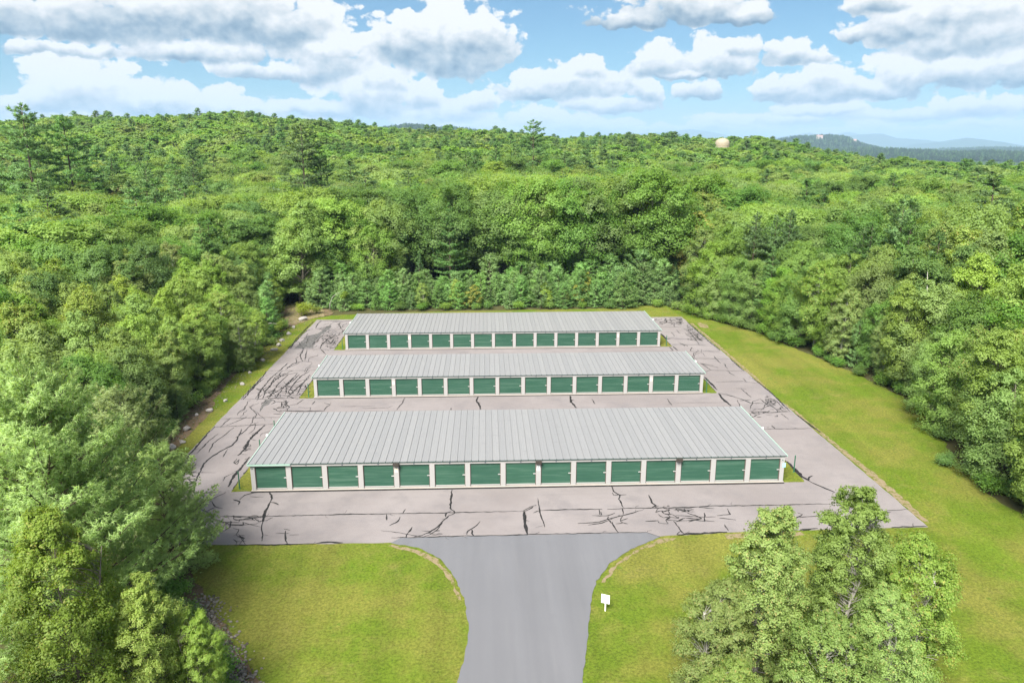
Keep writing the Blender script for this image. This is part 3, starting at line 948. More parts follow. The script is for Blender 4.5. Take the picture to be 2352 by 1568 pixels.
(0.14,[23.02,-4.52,22.97,-6.43,23.07,-8.1]),
(0.14,[29.95,24.0,29.74,21.53,30.17,19.58]),
(0.14,[34.4,-8.63,35.69,-8.54,38.28,-8.39]),
(0.22,[47.99,4.27,48.02,2.55,48.04,0.92,48.26,0.28]),
(0.09,[48.26,0.28,48.4,-0.2,48.95,-1.13,49.54,-2.19]),
(0.09,[48.19,0.12,48.67,0.89,49.05,1.13]),
(0.09,[43.96,-8.28,44.54,-8.19,45.43,-8.1]),
(0.09,[44.09,-8.41,44.93,-8.13]),
(0.09,[51.12,-8.2,52.38,-8.13,54.01,-8.07]),
(0.05,[44.2,-4.18,48.22,-4.17]),
(0.05,[51.64,-5.85,52.34,-5.48,54.08,-5.37]),
(0.05,[44.34,-6.34,45.38,-6.25,46.4,-6.21]),
(0.05,[44.3,-4.24,44.47,-4.78]),
(0.05,[44.9,-5.59,45.17,-5.86,44.24,-6.59]),
(0.05,[51.51,-5.84,52.45,-5.75]),
]
WEBS = [
([29.7,-4.71,31.34,-4.78,30.95,-6.84,29.36,-6.78],16,0.5),
([33.38,-3.98,34.94,-4.04,34.6,-5.43,33.07,-5.38],30,0.35),
([34.01,-4.45,37.21,-4.57,37.06,-5.1,33.88,-4.98],20,0.4),
([33.68,-5.4,35.31,-5.46,34.92,-6.99,33.33,-6.93],22,0.4),
([35.16,-5.24,37.41,-5.33,36.99,-6.77,34.79,-6.68],10,0.8),
([52.86,22.85,54.16,22.8,52.7,19.04,51.45,19.09],26,0.3),
([49.25,18.34,52.57,18.2,51.64,15.83,48.41,15.95],26,0.5),
([52.59,18.76,54.31,18.69,53.76,17.34,52.06,17.4],30,0.3),
([49.11,63.98,54.08,63.77,52.68,58.51,47.92,58.71],26,0.7),
([53.56,59.68,56.95,59.54,53.68,48.52,50.59,48.65],40,0.4),
([52.62,63.83,53.78,63.78,52.56,59.12,51.43,59.16],14,0.4),
([-0.2,-4.3,2.04,-4.39,2.26,-5.12,0.04,-5.04],14,0.4),
([0.8,-7.34,1.67,-7.37,2.12,-8.83,1.27,-8.8],14,0.4),
([15.15,-7.31,16.61,-7.37,16.66,-8.32,15.22,-8.27],10,0.5),
([-1.18,-4.89,0.79,-4.97,1.1,-5.97,-0.83,-5.89],14,0.4),
([-8.43,29.22,-1.69,28.95,-0.55,23.95,-6.94,24.2],50,0.7),
([-5.04,23.85,-3.22,23.78,-1.75,18.07,-3.45,18.14],14,0.8),
([-5.76,54.57,-3.22,54.47,-1.66,46.31,-4.02,46.41],40,0.6),
([-8.0,4.67,-6.43,4.61,-5.1,1.05,-6.59,1.11],16,0.5),
([-4.33,10.34,-3.25,10.3,-2.71,8.55,-3.77,8.59],14,0.35),
]

crng = random.Random(11)


def ribbon(pts, w, z, rng, mb, fray=True):
    """uneven flat strip of tar along a path"""
    P = [Vector(p) for p in pts]
    fine = []
    for a, c in zip(P[:-1], P[1:]):
        k = max(1, int((c - a).length / 0.28))
        nx = Vector((-(c - a).y, (c - a).x)).normalized()
        for j in range(k):
            fine.append(a + (c - a) * (j / k) + nx * rng.uniform(-1, 1) * min(0.055, 0.2 * w + 0.02) * (0 if j == 0 else 1))
    fine.append(P[-1])
    n = len(fine)
    if n < 2:
        return
    L, Rr = [], []
    for i, p in enumerate(fine):
        d = (fine[min(i + 1, n - 1)] - fine[max(i - 1, 0)])
        d = d.normalized() if d.length > 1e-6 else Vector((1, 0))
        nx = Vector((-d.y, d.x))
        t = min(i, n - 1 - i) / max(1, n * 0.25)
        ww = w * rng.uniform(0.55, 1.3) * (0.45 + 0.55 * min(1, t)) * 0.5
        L.append(p + nx * ww)
        Rr.append(p - nx * ww)
    v = [(p.x, p.y, z) for p in L] + [(p.x, p.y, z) for p in Rr]
    mb.add(v, [(i, n + i, n + i + 1, i + 1) for i in range(n - 1)])


zc = 0.0705
for w, flat in CRACKS:
    pts = list(zip(flat[0::2], flat[1::2]))
    mb = MB()
    zc += 0.00004
    ribbon(pts, w * 1.75, zc, crng, mb)
    Ltot = sum((Vector(p) - Vector(q_)).length for p, q_ in zip(pts[:-1], pts[1:]))
    # short forks off the long cracks
    if w >= 0.06 and Ltot > 2:
        for k in range(int(Ltot / 2.2)):
            if crng.random() < 0.55:
                i = crng.randrange(len(pts) - 1)
                t = crng.random()
                p = Vector(pts[i]).lerp(Vector(pts[i + 1]), t)
                d = (Vector(pts[i + 1]) - Vector(pts[i])).normalized()
                a = crng.choice((-1, 1)) * crng.uniform(0.4, 1.3)
                d = Vector((d.x * math.cos(a) - d.y * math.sin(a), d.x * math.sin(a) + d.y * math.cos(a)))
                l = crng.uniform(0.25, 0.9)
                m2 = p + d * l * 0.5 + Vector((crng.uniform(-.1, .1), crng.uniform(-.1, .1)))
                ribbon([p, m2, p + d * l], w * 0.5, zc + 0.001, crng, mb)
    if mb.f:
        mb.build('crack_seal', MATS['tar'], lot)
# the left and right drives are crossed by many long wandering seals
for k in range(66):
    left = k < 48
    x = crng.uniform(-7.9, -2.6) if left else crng.uniform(48.6, 53.2)
    y = crng.uniform(12, 60) if left else crng.uniform(14, 62)
    pts = [(x, y)]
    dx = crng.uniform(-0.12, 0.16)
    for j in range(crng.randint(3, 8)):
        dx += crng.uniform(-0.18, 0.18)
        x = x + dx + crng.uniform(-0.25, 0.25)
        y = y + crng.uniform(0.35, 0.85)
        if not ((-8.4 < x < -2.2) if left else (48.2 < x < 53.6)) or y > 64:
            break
        pts.append((x, y))
    if len(pts) > 2:
        mb = MB()
        zc += 0.00004
        ribbon(pts, crng.uniform(0.05, 0.11), zc, crng, mb)
        mb.build('crack_seal', MATS['tar'], lot)
for quad, n, cell in WEBS:
    Q = [Vector(p) for p in zip(quad[0::2], quad[1::2])]
    mb = MB()
    zc += 0.0003
    # blocky cells like worn, patched asphalt: a jittered net with gaps, thinning out to its rim
    nu = max(2, int((Q[1] - Q[0]).length / cell / 1.05))
    nv = max(2, int((Q[3] - Q[0]).length / cell / 1.05))
    net = {}
    for a in range(nu + 1):
        for c in range(nv + 1):
            u = min(1, max(0, (a + crng.uniform(-.45, .45) + (0.5 if c % 2 else 0)) / nu))
            v = min(1, max(0, (c + crng.uniform(-.35, .35)) / nv))
            net[a, c] = (Q[0].lerp(Q[1], u).lerp(Q[3].lerp(Q[2], u), v), math.hypot(u - .5, v - .5))
    kk = 0
    for (a, c), (p, rim) in net.items():
        for da, dc, pr in ((1, 0, .85), (0, 1, .55)):
            if (a + da, c + dc) in net and crng.random() < pr * (1.15 - 1.1 * rim):
                e = net[a + da, c + dc][0]
                if all(-8.4 < t.x < 53.6 and -8.1 < t.y < 64.5 for t in (p, e)):
                    mid = p.lerp(e, 0.5) + Vector((crng.uniform(-.12, .12), crng.uniform(-.12, .12))) * cell
                    kk += 1
                    ribbon([p, mid, e], crng.uniform(0.07, 0.15), zc + 0.00002 * kk, crng, mb)
    o = mb.build('crack_web', MATS['tar'], lot)
    o['kind'] = 'stuff'
PATCH = [(-8.0, 46.6), (-7.9, 48.5), (-7.9, 52.5), (-7.6, 53.9), (-6.6, 55.4), (-6.2, 57.9), (-6.2, 60.3), (-5.5, 60.8), (-5.2, 59.6), (-5.5, 56.8), (-5.8, 54.6), (-5.8, 50.6), (-5.3, 46.5)]
slab('worn_tar_patch', ragged(PATCH, 0.3, 0.12, 61), 0.05, 0.0665, MATS['worn_tar'], lot)
slab('worn_tar_patch', ragged([(-5.73, 23.83), (-4.83, 23.8), (-4.84, 22.25), (-5.18, 21.41), (-5.13, 19.54), (-5.5, 21.3)], 0.25, 0.06, 62), 0.05, 0.0668, MATS['worn_tar'], lot)

# ------------------------------------------------------------------ storage buildings
NDOOR, DW, GAP, BL = 15, 2.62, 0.42, 45.9
CORNER = (BL - NDOOR * DW - (NDOOR - 1) * GAP) / 2
EAVE, DOOR0, DOORT = 2.49, 0.13, 2.22


def door_mesh():
    z, v, f = DOOR0 + 0.10, [], []
    prof = []
    pitch = (DOORT - z) / 20
    for k in range(20):
        z0 = z + k * pitch
        prof += [(0.0, z0), (0.0, z0 + pitch * 0.60), (0.022, z0 + pitch * 0.70), (0.022, z0 + pitch * 0.90)]
    prof.append((0.0, DOORT))
    for y, zz in prof:
        v += [(0, y, zz), (DW, y, zz)]
    for i in range(len(prof) - 1):
        f.append((2 * i, 2 * i + 1, 2 * i + 3, 2 * i + 2))
    return mesh('door', v, f, MATS['door_green'])


ME_DOOR = door_mesh()
ME_BAR = MB().box(0.0, DW, -0.045, 0.03, DOOR0, DOOR0 + 0.095).mesh('bottom_bar', MATS['white_paint'])
ME_GUIDE = MB().box(0.0, 0.055, -0.02, 0.05, DOOR0, DOORT).mesh('door_guide', MATS['guide_metal'])
hb = MB().box(-0.10, 0.10, -0.055, -0.005, 1.12, 1.19)
hb.box(0.02, 0.20, -0.08, -0.056, 1.135, 1.175)
hb.tube([(-0.06, -0.056, 1.155), (-0.06, -0.10, 1.155)], [0.028, 0.028], 8)
ME_LATCH = hb.mesh('latch', MATS['latch_metal'])
ME_PLATE = MB().box(-0.055, 0.055, -0.012, 0, -0.04, 0.04).mesh('number_plate', MATS['letter_grey'])
ME_PIL = MB().box(0, GAP, 0, 0.26, 0.07, DOORT + 0.001).mesh('pilaster', MATS['white_paint'])
ME_CPIL = MB().box(0, CORNER, 0, 0.26, 0.07, DOORT + 0.001).mesh('pilaster', MATS['white_paint'])
lm = MB().box(-0.25, 0.25, -0.30, 0, -0.04, 0.24)
lm.box(-0.2, 0.2, -0.315, -0.3, 0.0, 0.2)
lm.box(-0.08, 0.08, -0.05, 0, -0.14, -0.041)
ME_LAMP = lm.mesh('flood_light', MATS['lamp_metal'])
ME_NOTICE = MB().box(-0.13, 0.13, -0.012, 0, -0.24, 0.24).mesh('notice', MATS['white_plastic'])
ME_CREAM = MB().box(-0.13, 0.13, -0.012, 0, -0.2, 0.2).mesh('notice', MATS['cream_sign'])
ME_DOT = MB().box(-0.045, 0.045, -0.005, 0, -0.03, 0.03).mesh('notice_mark', MATS['letter_dark'])
el_ = MB().tube([(0, 0, 0), (0, 0, 0.10)], [0.10, 0.10], 10)
el_.tube([(0, 0, 0.101), (0, 0, 0.17), (0, 0, 0.20)], [0.085, 0.07, 0.02], 10)
ME_ENDLAMP = el_.mesh('end_light', MATS['white_plastic'])
RIB = 0.61


def panel_mesh(D, rise):
    """one standing-seam roof sheet, seam on its left edge"""
    prof = [(0.0, 0.0), (0.008, 0.05), (0.034, 0.05), (0.042, 0.0), (0.20, 0.0), (0.215, 0.006), (0.235, 0.006), (0.25, 0.0), (0.38, 0.0), (0.395, 0.006), (0.415, 0.006), (0.43, 0.0), (RIB, 0.0)]
    n = 6
    v, f, mi = [], [], []
    for j in range(n + 1):
        y = -0.05 + (D + 0.17) * j / n
        for px, pz in prof:
            v.append((px, y, pz + rise * (y + 0.05) / (D + 0.17)))
    k = len(prof)
    for j in range(n):
        for i in range(k - 1):
            f.append((j * k + i, j * k + i + 1, (j + 1) * k + i + 1, (j + 1) * k + i))
            mi.append(1 if i < 3 else 0)
    return mesh('roof_panel', v, f, [MATS['roof_sheet'], MATS['roof_rib']], False, mi)


def text_obj(name, txt, size, mat, parent, loc, rot, align='CENTER'):
    cu = bpy.data.curves.new(name, 'FONT')
    cu.body = txt
    cu.size = size
    cu.align_x = align
    cu.align_y = 'CENTER'
    cu.extrude = 0.003
    cu.materials.append(mat)
    tmp = bpy.data.objects.new(name + '_curve', cu)
    me = bpy.data.meshes.new_from_object(tmp)
    bpy.data.objects.remove(tmp)
    o = obj(name, me, parent, loc)
    o.rotation_euler = rot
    return o


def storage(x0, y0, D, label, lamps=(), notices=(), letter=None, gutter=False):
    root = obj('storage_building', None, None, (x0, y0, 0.06))
    tag(root, label, 'storage building', 'rows of storage units')
    rise = 0.168
    W = MATS['white_paint']
    # shell: two ends and the back, the front is pilasters, header and doors
    mb = MB()
    for xa, xb in ((0.0, 0.16), (BL - 0.16, BL)):
        mb.add([(xa, 0.262, 0.07), (xb, 0.262, 0.07), (xb, D, 0.07), (xa, D, 0.07), (xa, 0.262, EAVE - 0.01), (xb, 0.262, EAVE - 0.01), (xb, D, EAVE + rise - 0.02), (xa, D, EAVE + rise - 0.02)],
               [(0, 3, 2, 1), (4, 5, 6, 7), (0, 1, 5, 4), (1, 2, 6, 5), (2, 3, 7, 6), (3, 0, 4, 7)])
    mb.box(0.162, BL - 0.162, D - 0.16, D - 0.002, 0.07, EAVE + rise - 0.03)
    mb.build('wall', W, root)
    MB().box(-0.06, BL + 0.06, -0.05, D + 0.05, -0.05, 0.068).build('foundation', MATS['concrete'], root)
    MB().box(0.17, BL - 0.17, 0.55, 0.60, 0.07, EAVE - 0.05).build('backing', MATS['dark_gap'], root)
    MB().box(0, BL, -0.003, 0.255, DOORT + 0.003, EAVE - 0.012).build('header', W, root)
    MB().box(-0.05, BL + 0.05, -0.30, -0.052, -0.01, 0.016).build('base_joint', MATS['tar'], root)
    x = 0.0
    for i in range(NDOOR):
        obj('pilaster', ME_CPIL if i == 0 else ME_PIL, root, (x, 0, 0))
        x += CORNER if i == 0 else GAP
        d = obj('door', ME_DOOR, root, (x, 0.13, 0))
        obj('bottom_bar', ME_BAR, d)
        obj('door_guide', ME_GUIDE, d, (0.0, -0.03, 0))
        obj('door_guide', ME_GUIDE, d, (DW - 0.055, -0.03, 0))
        obj('latch', ME_LATCH, d, (DW - 0.13, -0.01, 0))
        obj('number_plate', ME_PLATE, root, (x + DW / 2, -0.004, DOORT + 0.085))
        if i in lamps:
            obj('flood_light', ME_LAMP, root, (x + DW + GAP / 2, -0.004, EAVE - 0.27))
        if i in notices:
            nt = obj('notice', ME_CREAM if notices[i] == 'c' else ME_NOTICE, root, (x + DW + GAP / 2, -0.004, 1.72))
            if notices[i] == 'w':
                obj('notice_mark', ME_DOT, nt, (0, -0.0125, 0.1))
        x += DW
    obj('pilaster', ME_CPIL, root, (x, 0, 0))
    # roof
    mb = MB()
    mb.add([(-0.14, -0.045, EAVE - 0.008), (BL + 0.14, -0.045, EAVE - 0.008), (BL + 0.14, D + 0.1, EAVE + rise - 0.008), (-0.14, D + 0.1, EAVE + rise - 0.008)], [(0, 1, 2, 3)])
    roof = mb.build('roof', MATS['roof_sheet'], root)
    me = panel_mesh(D, rise)
    n = int(round((BL + 0.3) / RIB))
    wpan = (BL + 0.3) / n
    for k in range(n):
        p = obj('roof_panel', me, roof, (-0.15 + k * wpan, 0, EAVE))
        p.scale.x = wpan / RIB
    # dark drip edge with the closed seam ends
    mb = MB().box(-0.15, BL + 0.15, -0.075, -0.052, EAVE - 0.06, EAVE - 0.004)
    for k in range(n):
        xx = -0.15 + k * wpan
        mb.box(xx + 0.0, xx + 0.062, -0.066, -0.051, EAVE - 0.003, EAVE + 0.062)
    mb.build('eave_trim', MATS['dark_trim'], root)
    mb = MB()
    for xa, xb in ((-0.215, -0.152), (BL + 0.152, BL + 0.215)):
        a0, a1 = EAVE - 0.10, EAVE + 0.05
        mb.add([(xa, -0.05, a0), (xb, -0.05, a0), (xb, D + 0.12, a0 + rise), (xa, D + 0.12, a0 + rise), (xa, -0.05, a1), (xb, -0.05, a1), (xb, D + 0.12, a1 + rise), (xa, D + 0.12, a1 + rise)],
               [(0, 3, 2, 1), (4, 5, 6, 7), (0, 1, 5, 4), (1, 2, 6, 5), (2, 3, 7, 6), (3, 0, 4, 7)])
    mb.build('rake_trim', MATS['mint_trim'], root)
    for sx in (-0.30, BL + 0.30):
        obj('end_light', ME_ENDLAMP, root, (sx, D * 0.52, EAVE + 0.02))
    if gutter:
        mb = MB()
        prof = [(y_ + 0.068, z_) for y_, z_ in [(-0.147, 0.0), (-0.147, -0.12), (-0.19, -0.135), (-0.255, -0.12), (-0.27, -0.02), (-0.25, -0.02), (-0.235, -0.10), (-0.17, -0.11), (-0.165, 0.0)]]
        v = [(xx, py, EAVE + pz - 0.01) for xx in (-0.2, CORNER + DW + GAP) for py, pz in prof]
        k = len(prof)
        mb.add(v, [(i, k + i, k + (i + 1) % k, (i + 1) % k) for i in range(k)] + [tuple(range(k))[::-1], tuple(range(k, 2 * k))])
        mb.build('gutter', MATS['mint_trim'], root)
    if letter:
        for xx in (CORNER / 2, BL - CORNER / 2):
            text_obj('letter_sign', letter, 0.26, MATS['letter_dark'], root, (xx, -0.005, 2.06), (math.pi / 2, 0, 0))
        MB().box(-0.13, 0.13, -0.012, 0, -0.2, 0.2).build('blue_notice', MATS['blue_sign'], root).location = (BL - 0.02, -0.02, 1.62)
    return root


storage(0, 0, 11.95, 'nearest long white storage building with green roll-up doors and three floodlights', (3, 7, 11), {3: 'c', 7: 'w'}, 'A', True)
storage(-0.09, 24.19, 8.79, 'middle long white storage building with green roll-up doors, narrowest grey roof', (), {2: 'c', 12: 'c'})
storage(-0.31, 45.34, 12.15, 'farthest long white storage building with green roll-up doors, in front of the pines', (), {2: 'c', 12: 'c'})

# grass strips at the building ends
for k, (xa, xb, ya, yb) in enumerate([(-1.75, -0.12, -0.05, 13.2), (46.02, 47.85, -0.05, 13.0), (-1.85, -0.22, 24.1, 34.2), (45.93, 47.5, 24.1, 34.0), (-2.0, -0.45, 45.3, 58.5), (45.75, 47.4, 45.3, 58.4)]):
    structure(slab('grass_strip', ragged([(xa, ya), (xb, ya), (xb, yb), (xa, yb)], 0.4, 0.07, 80 + k), -0.02, 0.085, MATS['lawn']))
    mb = MB()
    ox = xa if xa < 0 else xb
    ribbon([(ox, ya + 0.2), (ox, (ya + yb) / 2), (ox, yb)], 0.2, 0.0870 if False else 0.0735, crng, mb)
    mb.build('crack_seal', MATS['tar'], lot)

# ------------------------------------------------------------------ green posts
post = MB().tube([(0, 0, -0.1), (0, 0, 1.55)], [0.05, 0.05], 10)
post.tube([(0, 0, 1.551), (0, 0, 1.59), (0, 0, 1.62)], [0.056, 0.05, 0.015], 10)
post.tube([(0, 0, 0.0), (0, 0, 0.05)], [0.085, 0.065], 10)
ME_POST = post.mesh('green_post', MATS['post_green'])
for x, y, z, lab in [(-1.2, 0.46, 0.085, 'thin green metal post in the grass left of the nearest building, front corner'),
                     (47.7, 1.97, 0.085, 'thin green metal post in the grass right of the nearest building'),
                     (-1.5, 7.6, 0.085, 'thin green post showing above the nearest left roof edge, nearer one'),
                     (-1.5, 12.6, 0.085, 'thin green post showing above the nearest left roof edge, farther one'),
                     (-0.85, 24.5, 0.085, 'thin green metal post in the grass left of the middle building'),
                     (46.3, 24.3, 0.085, 'thin green metal post in the grass right of the middle building'),
                     (-0.85, 45.75, 0.085, 'thin green metal post in the grass left of the farthest building'),
                     (46.65, 45.75, 0.085, 'thin green metal post in the grass right of the farthest building')]:
    o = obj('green_post', ME_POST, None, (x, y, z))
    tag(o, lab, 'post', 'green posts at the building ends')

# ------------------------------------------------------------------ sign by the drive
sg = obj('notice_sign', None, None, (27.46, -17.77, 0.03), math.radians(-24))
sg.scale = (0.82, 0.82, 0.88)
tag(sg, 'small white notice board on a white post beside the driveway', 'sign')
MB().box(-0.05, 0.05, -0.04, 0.04, -0.2, 1.25).build('post', MATS['sign_post_wood'], sg)
bd = MB().box(-0.33, 0.33, -0.065, -0.043, 0.66, 1.36).build('board', MATS['white_plastic'], sg)
mb = MB()
for row, (z, marks) in enumerate([(1.22, [(-.22, -.1), (-.07, .08), (.11, .22)]), (1.05, [(-.2, -.13), (-.1, .0), (.03, .2)])]):
    for a, c in marks:
        mb.box(a, c, -0.069, -0.066, z - 0.035, z + 0.035)
mb.build('lettering', MATS['letter_grey'], bd)
text_obj('lettering', 'ONLY', 0.15, MATS['letter_grey'], bd, (0, -0.068, 0.84), (math.pi / 2, 0, 0))

# ------------------------------------------------------------------ boulders along the left verge


def rock_mesh(name, seed, sub=3, flat=0.7):
    rng = np.random.default_rng(seed)
    import bmesh
    bm = bmesh.new()
    bmesh.ops.create_icosphere(bm, subdivisions=sub, radius=0.5)
    dirs = rng.normal(size=(9, 3))
    dirs /= np.linalg.norm(dirs, axis=1)[:, None]
    off = rng.uniform(0.28, 0.44, 9)
    for v in bm.verts:
        p = np.array(v.co)
        for d, o_ in zip(dirs, off):
            t = p @ d - o_
            if t > 0:
                p = p - d * t * 0.9
        p = p + 0.02 * np.sin(p * 17 + seed)
        v.co = (p[0], p[1] * 0.85, max(p[2], -0.3) * flat)
    me = bpy.data.meshes.new(name)
    bm.to_mesh(me)
    bm.free()
    me.materials.append(MATS['rock'])
    return me


ROCKS = [(-10.47, 6.92, .62, 'low pale boulder nearest the camera on the left verge'), (-10.73, 9.81, .95, 'large round pale boulder on the left verge, second from the near end'),
         (-10.29, 11.18, .88, 'wide flat pale boulder at the lawn edge, third from the near end'), (-11.21, 14.65, .9, 'tall pale boulder in the leaf litter, fourth from the near end'),
         (-11.77, 18.95, .6, 'small bluish white boulder under the left shrubs, fifth from the near end'), (-10.86, 20.26, .85, 'pale boulder just past the leaf litter, sixth from the near end'),
         (-10.18, 23.5, .62, 'small grey boulder in the shade, seventh from the near end'), (-10.22, 29.67, .7, 'grey boulder under the left trees, eighth from the near end'),
         (-10.78, 34.57, .6, 'half hidden grey boulder, ninth from the near end of the left verge'), (-10.72, 40.23, .85, 'pale boulder alone on the grass, tenth from the near end'),
         (-10.72, 45.5, 1.35, 'long white boulder, eleventh from the near end of the left verge'), (-10.62, 48.09, 1.05, 'pale pointed boulder just beyond the long white one'),
         (-10.97, 51.09, 1.0, 'grey flat boulder second beyond the long white one'), (-11.0, 55.2, .9, 'grey boulder below the far left pine'),
         (-11.3, 59.5, .8, 'pale low stone in the sandy grass near the far left corner'), (-11.2, 64.9, 2.0, 'big flat grey boulder at the sandy bank in the far left corner')]
for k, (x, y, s, lab) in enumerate(ROCKS):
    o = obj('boulder', rock_mesh('boulder', 100 + k, 3, 0.45 if k in (2, 10, 15) else 0.75), None, (x, y, 0.11 * s + 0.03), k * 1.3)
    o.scale = (s, s * (0.6 if k in (10, 15) else 0.9), s)
    tag(o, lab, 'boulder', 'boulders along the left verge')

# rubble strip at the left of the front lawn and stony litter along the verge: too many stones to count
rng = np.random.default_rng(4)
base = []
for k in range(5):
    bmv = rock_mesh('t', 300 + k, 1)
    base.append((np.array([v.co[:] for v in bmv.vertices]), np.array([p.vertices[:] for p in bmv.polygons])))
    bpy.data.meshes.remove(bmv)
V, Fc, off = [], [], 0
strip = [((2.2, -15.2), (4.9, -19.6), 1.2), ((4.9, -19.6), (7.8, -24), 1.3), ((7.8, -24), (8.0, -34), 1.4)]
for k in range(2600):
    if k < 1900:
        a, c, wd = strip[0 if k < 600 else 1 if k < 1400 else 2]
        t = rng.random()
        x = a[0] + (c[0] - a[0]) * t - 0.9 + rng.normal() * wd * 0.5
        y = a[1] + (c[1] - a[1]) * t - 0.5 + rng.normal() * 0.5
        s = rng.uniform(0.10, 0.30)
    else:
        y = rng.uniform(2, 64)
        x = -11.6 + rng.normal() * 0.7
        s = rng.uniform(0.05, 0.2)
    bv, bf = base[k % 5]
    an = rng.uniform(0, 6.28)
    Rm = np.array([[math.cos(an), -math.sin(an), 0], [math.sin(an), math.cos(an), 0], [0, 0, 1]])
    V.append(bv @ Rm.T * s * [1, 1, 0.8] + [x, y, 0.03 + 0.1 * s])
    Fc.append(bf + off)
    off += len(bv)
o = obj('rubble', mesh('rubble', np.concatenate(V), np.concatenate(Fc), MATS['rubble_stone']))
stuff(o, 'scattered small stones along the left verge and lawn edge', 'stones')

# ------------------------------------------------------------------ water tank in the far wood
tk = obj('water_tank', None, None, (196.4, 500, float(hz(196.4, 500)) - 0.3))
tag(tk, 'cream domed tank rising out of the distant trees', 'tank')
tz = 35.2 - tk.location.z
mb = MB()
prof = [(5.25, 0), (5.25, tz - 3.9), (5.15, tz - 3.1), (4.8, tz - 2.2), (4.1, tz - 1.3), (3.0, tz - 0.6), (1.6, tz - 0.15), (0.02, tz)]
mb.tube([(0, 0, z) for r_, z in prof], [r_ for r_, z in prof], 32)
mb.build('shell', MATS['tank_paint'], tk, True)
mb = MB().tube([(0, 0, tz - 5.4), (0, 0, tz - 5.0)], [5.33, 5.33], 32)
mb.build('band', MATS['tank_band'], tk)
mb = MB().tube([(0, 0, tz - 0.1), (0, 0, tz + 0.35)], [0.5, 0.35], 12)
mb.build('vent', MATS['tank_paint'], tk)

# ------------------------------------------------------------------ houses on the far hill
hr = random.Random(3)
for k, (a, lvl, lab) in enumerate([(22.35, .50, 'tiny pale house low on the distant hill, leftmost of all'), (22.62, .54, 'tiny pinkish house second from left on the distant hill'), (22.85, .52, 'tiny pale house third from left on the distant hill'),
                                   (23.95, .82, 'tiny red-roofed house on the crest of the distant hill'), (24.15, .80, 'tiny house just right of the crest house on the distant hill'),
                                   (25.3, .70, 'tiny pale house on the right slope of the distant hill, upper one'), (25.5, .62, 'tiny pinkish house on the right slope of the distant hill, lower one'), (26.3, .52, 'tiny white house at the right end of the distant hill')]):
    d = 5020
    z = CAM.z + d * math.tan(math.radians(lvl)) - 12
    ar = math.radians(a)
    h = obj('house', None, None, (CAM.x + d * math.sin(ar), CAM.y + d * math.cos(ar), z), -ar + hr.uniform(-.3, .3))
    h.scale = (1.3, 1.3, 1.3)
    tag(h, lab, 'house', 'houses on the far hill')
    MB().box(-7, 7, -5, 5, -26, 7).build('wall', MATS['house_wall'], h)
    MB().add([(-7.6, -5.8, 6.9), (7.6, -5.8, 6.9), (7.6, 5.8, 6.9), (-7.6, 5.8, 6.9), (-7.6, 0, 11.5), (7.6, 0, 11.5)], [(0, 1, 5, 4), (2, 3, 4, 5), (0, 4, 3), (1, 2, 5), (0, 3, 2, 1)]).build('roof', MATS['house_roof'], h)

# ------------------------------------------------------------------ trees: builders
def unit(a):
    return a / np.maximum(np.linalg.norm(a, axis=1, keepdims=True), 1e-9)


def leaf_quads(C, N, size, rng, aspect=0.62):
    """pointed leaves, one face each"""
    n = len(C)
    N = unit(N)
    t = unit(np.cross(N, rng.normal(size=(n, 3))))
    bb = np.cross(N, t)
    s = np.asarray(size).reshape(-1, 1) * np.ones((n, 1))
    V = np.stack([C - t * s * 0.5, C - bb * s * 0.5 * aspect - t * s * 0.08, C + t * s * 0.5 - N * s * 0.12, C + bb * s * 0.5 * aspect - t * s * 0.08], 1)
    return V.reshape(-1, 3), np.arange(4 * n).reshape(n, 4)


def blades(Bp, Dv, length, width, rng, face=None):
    n = len(Bp)
    Dv = unit(Dv)
    sd_ = unit(np.cross(Dv, rng.normal(size=(n, 3))))
    L = np.asarray(length).reshape(-1, 1) * np.ones((n, 1))
    if face is not None:
        flip = (np.cross(sd_, Dv) * face).sum(1, keepdims=True) < 0
        sd_ = np.where(flip, -sd_, sd_)
    V = np.stack([Bp - sd_ * width * 0.5, Bp + sd_ * width * 0.5, Bp + Dv * L], 1)
    return V.reshape(-1, 3), np.arange(3 * n).reshape(n, 3)


PROF = {
    'round': lambda t: np.sqrt(np.clip(1 - np.abs((t - 0.45) / 0.58) ** 2.3, 0.02, 1)),
    'oval': lambda t: np.clip((t + 0.05) ** 0.5 * (1.03 - t) ** 0.62 * 1.75, 0.08, 1),
    'vase': lambda t: np.sqrt(np.clip(1 - np.abs((t - 0.62) / 0.64) ** 2.6, 0.02, 1)),
    'low': lambda t: np.sqrt(np.clip(1 - np.abs((t - 0.30) / 0.74) ** 2.2, 0.02, 1)),
}


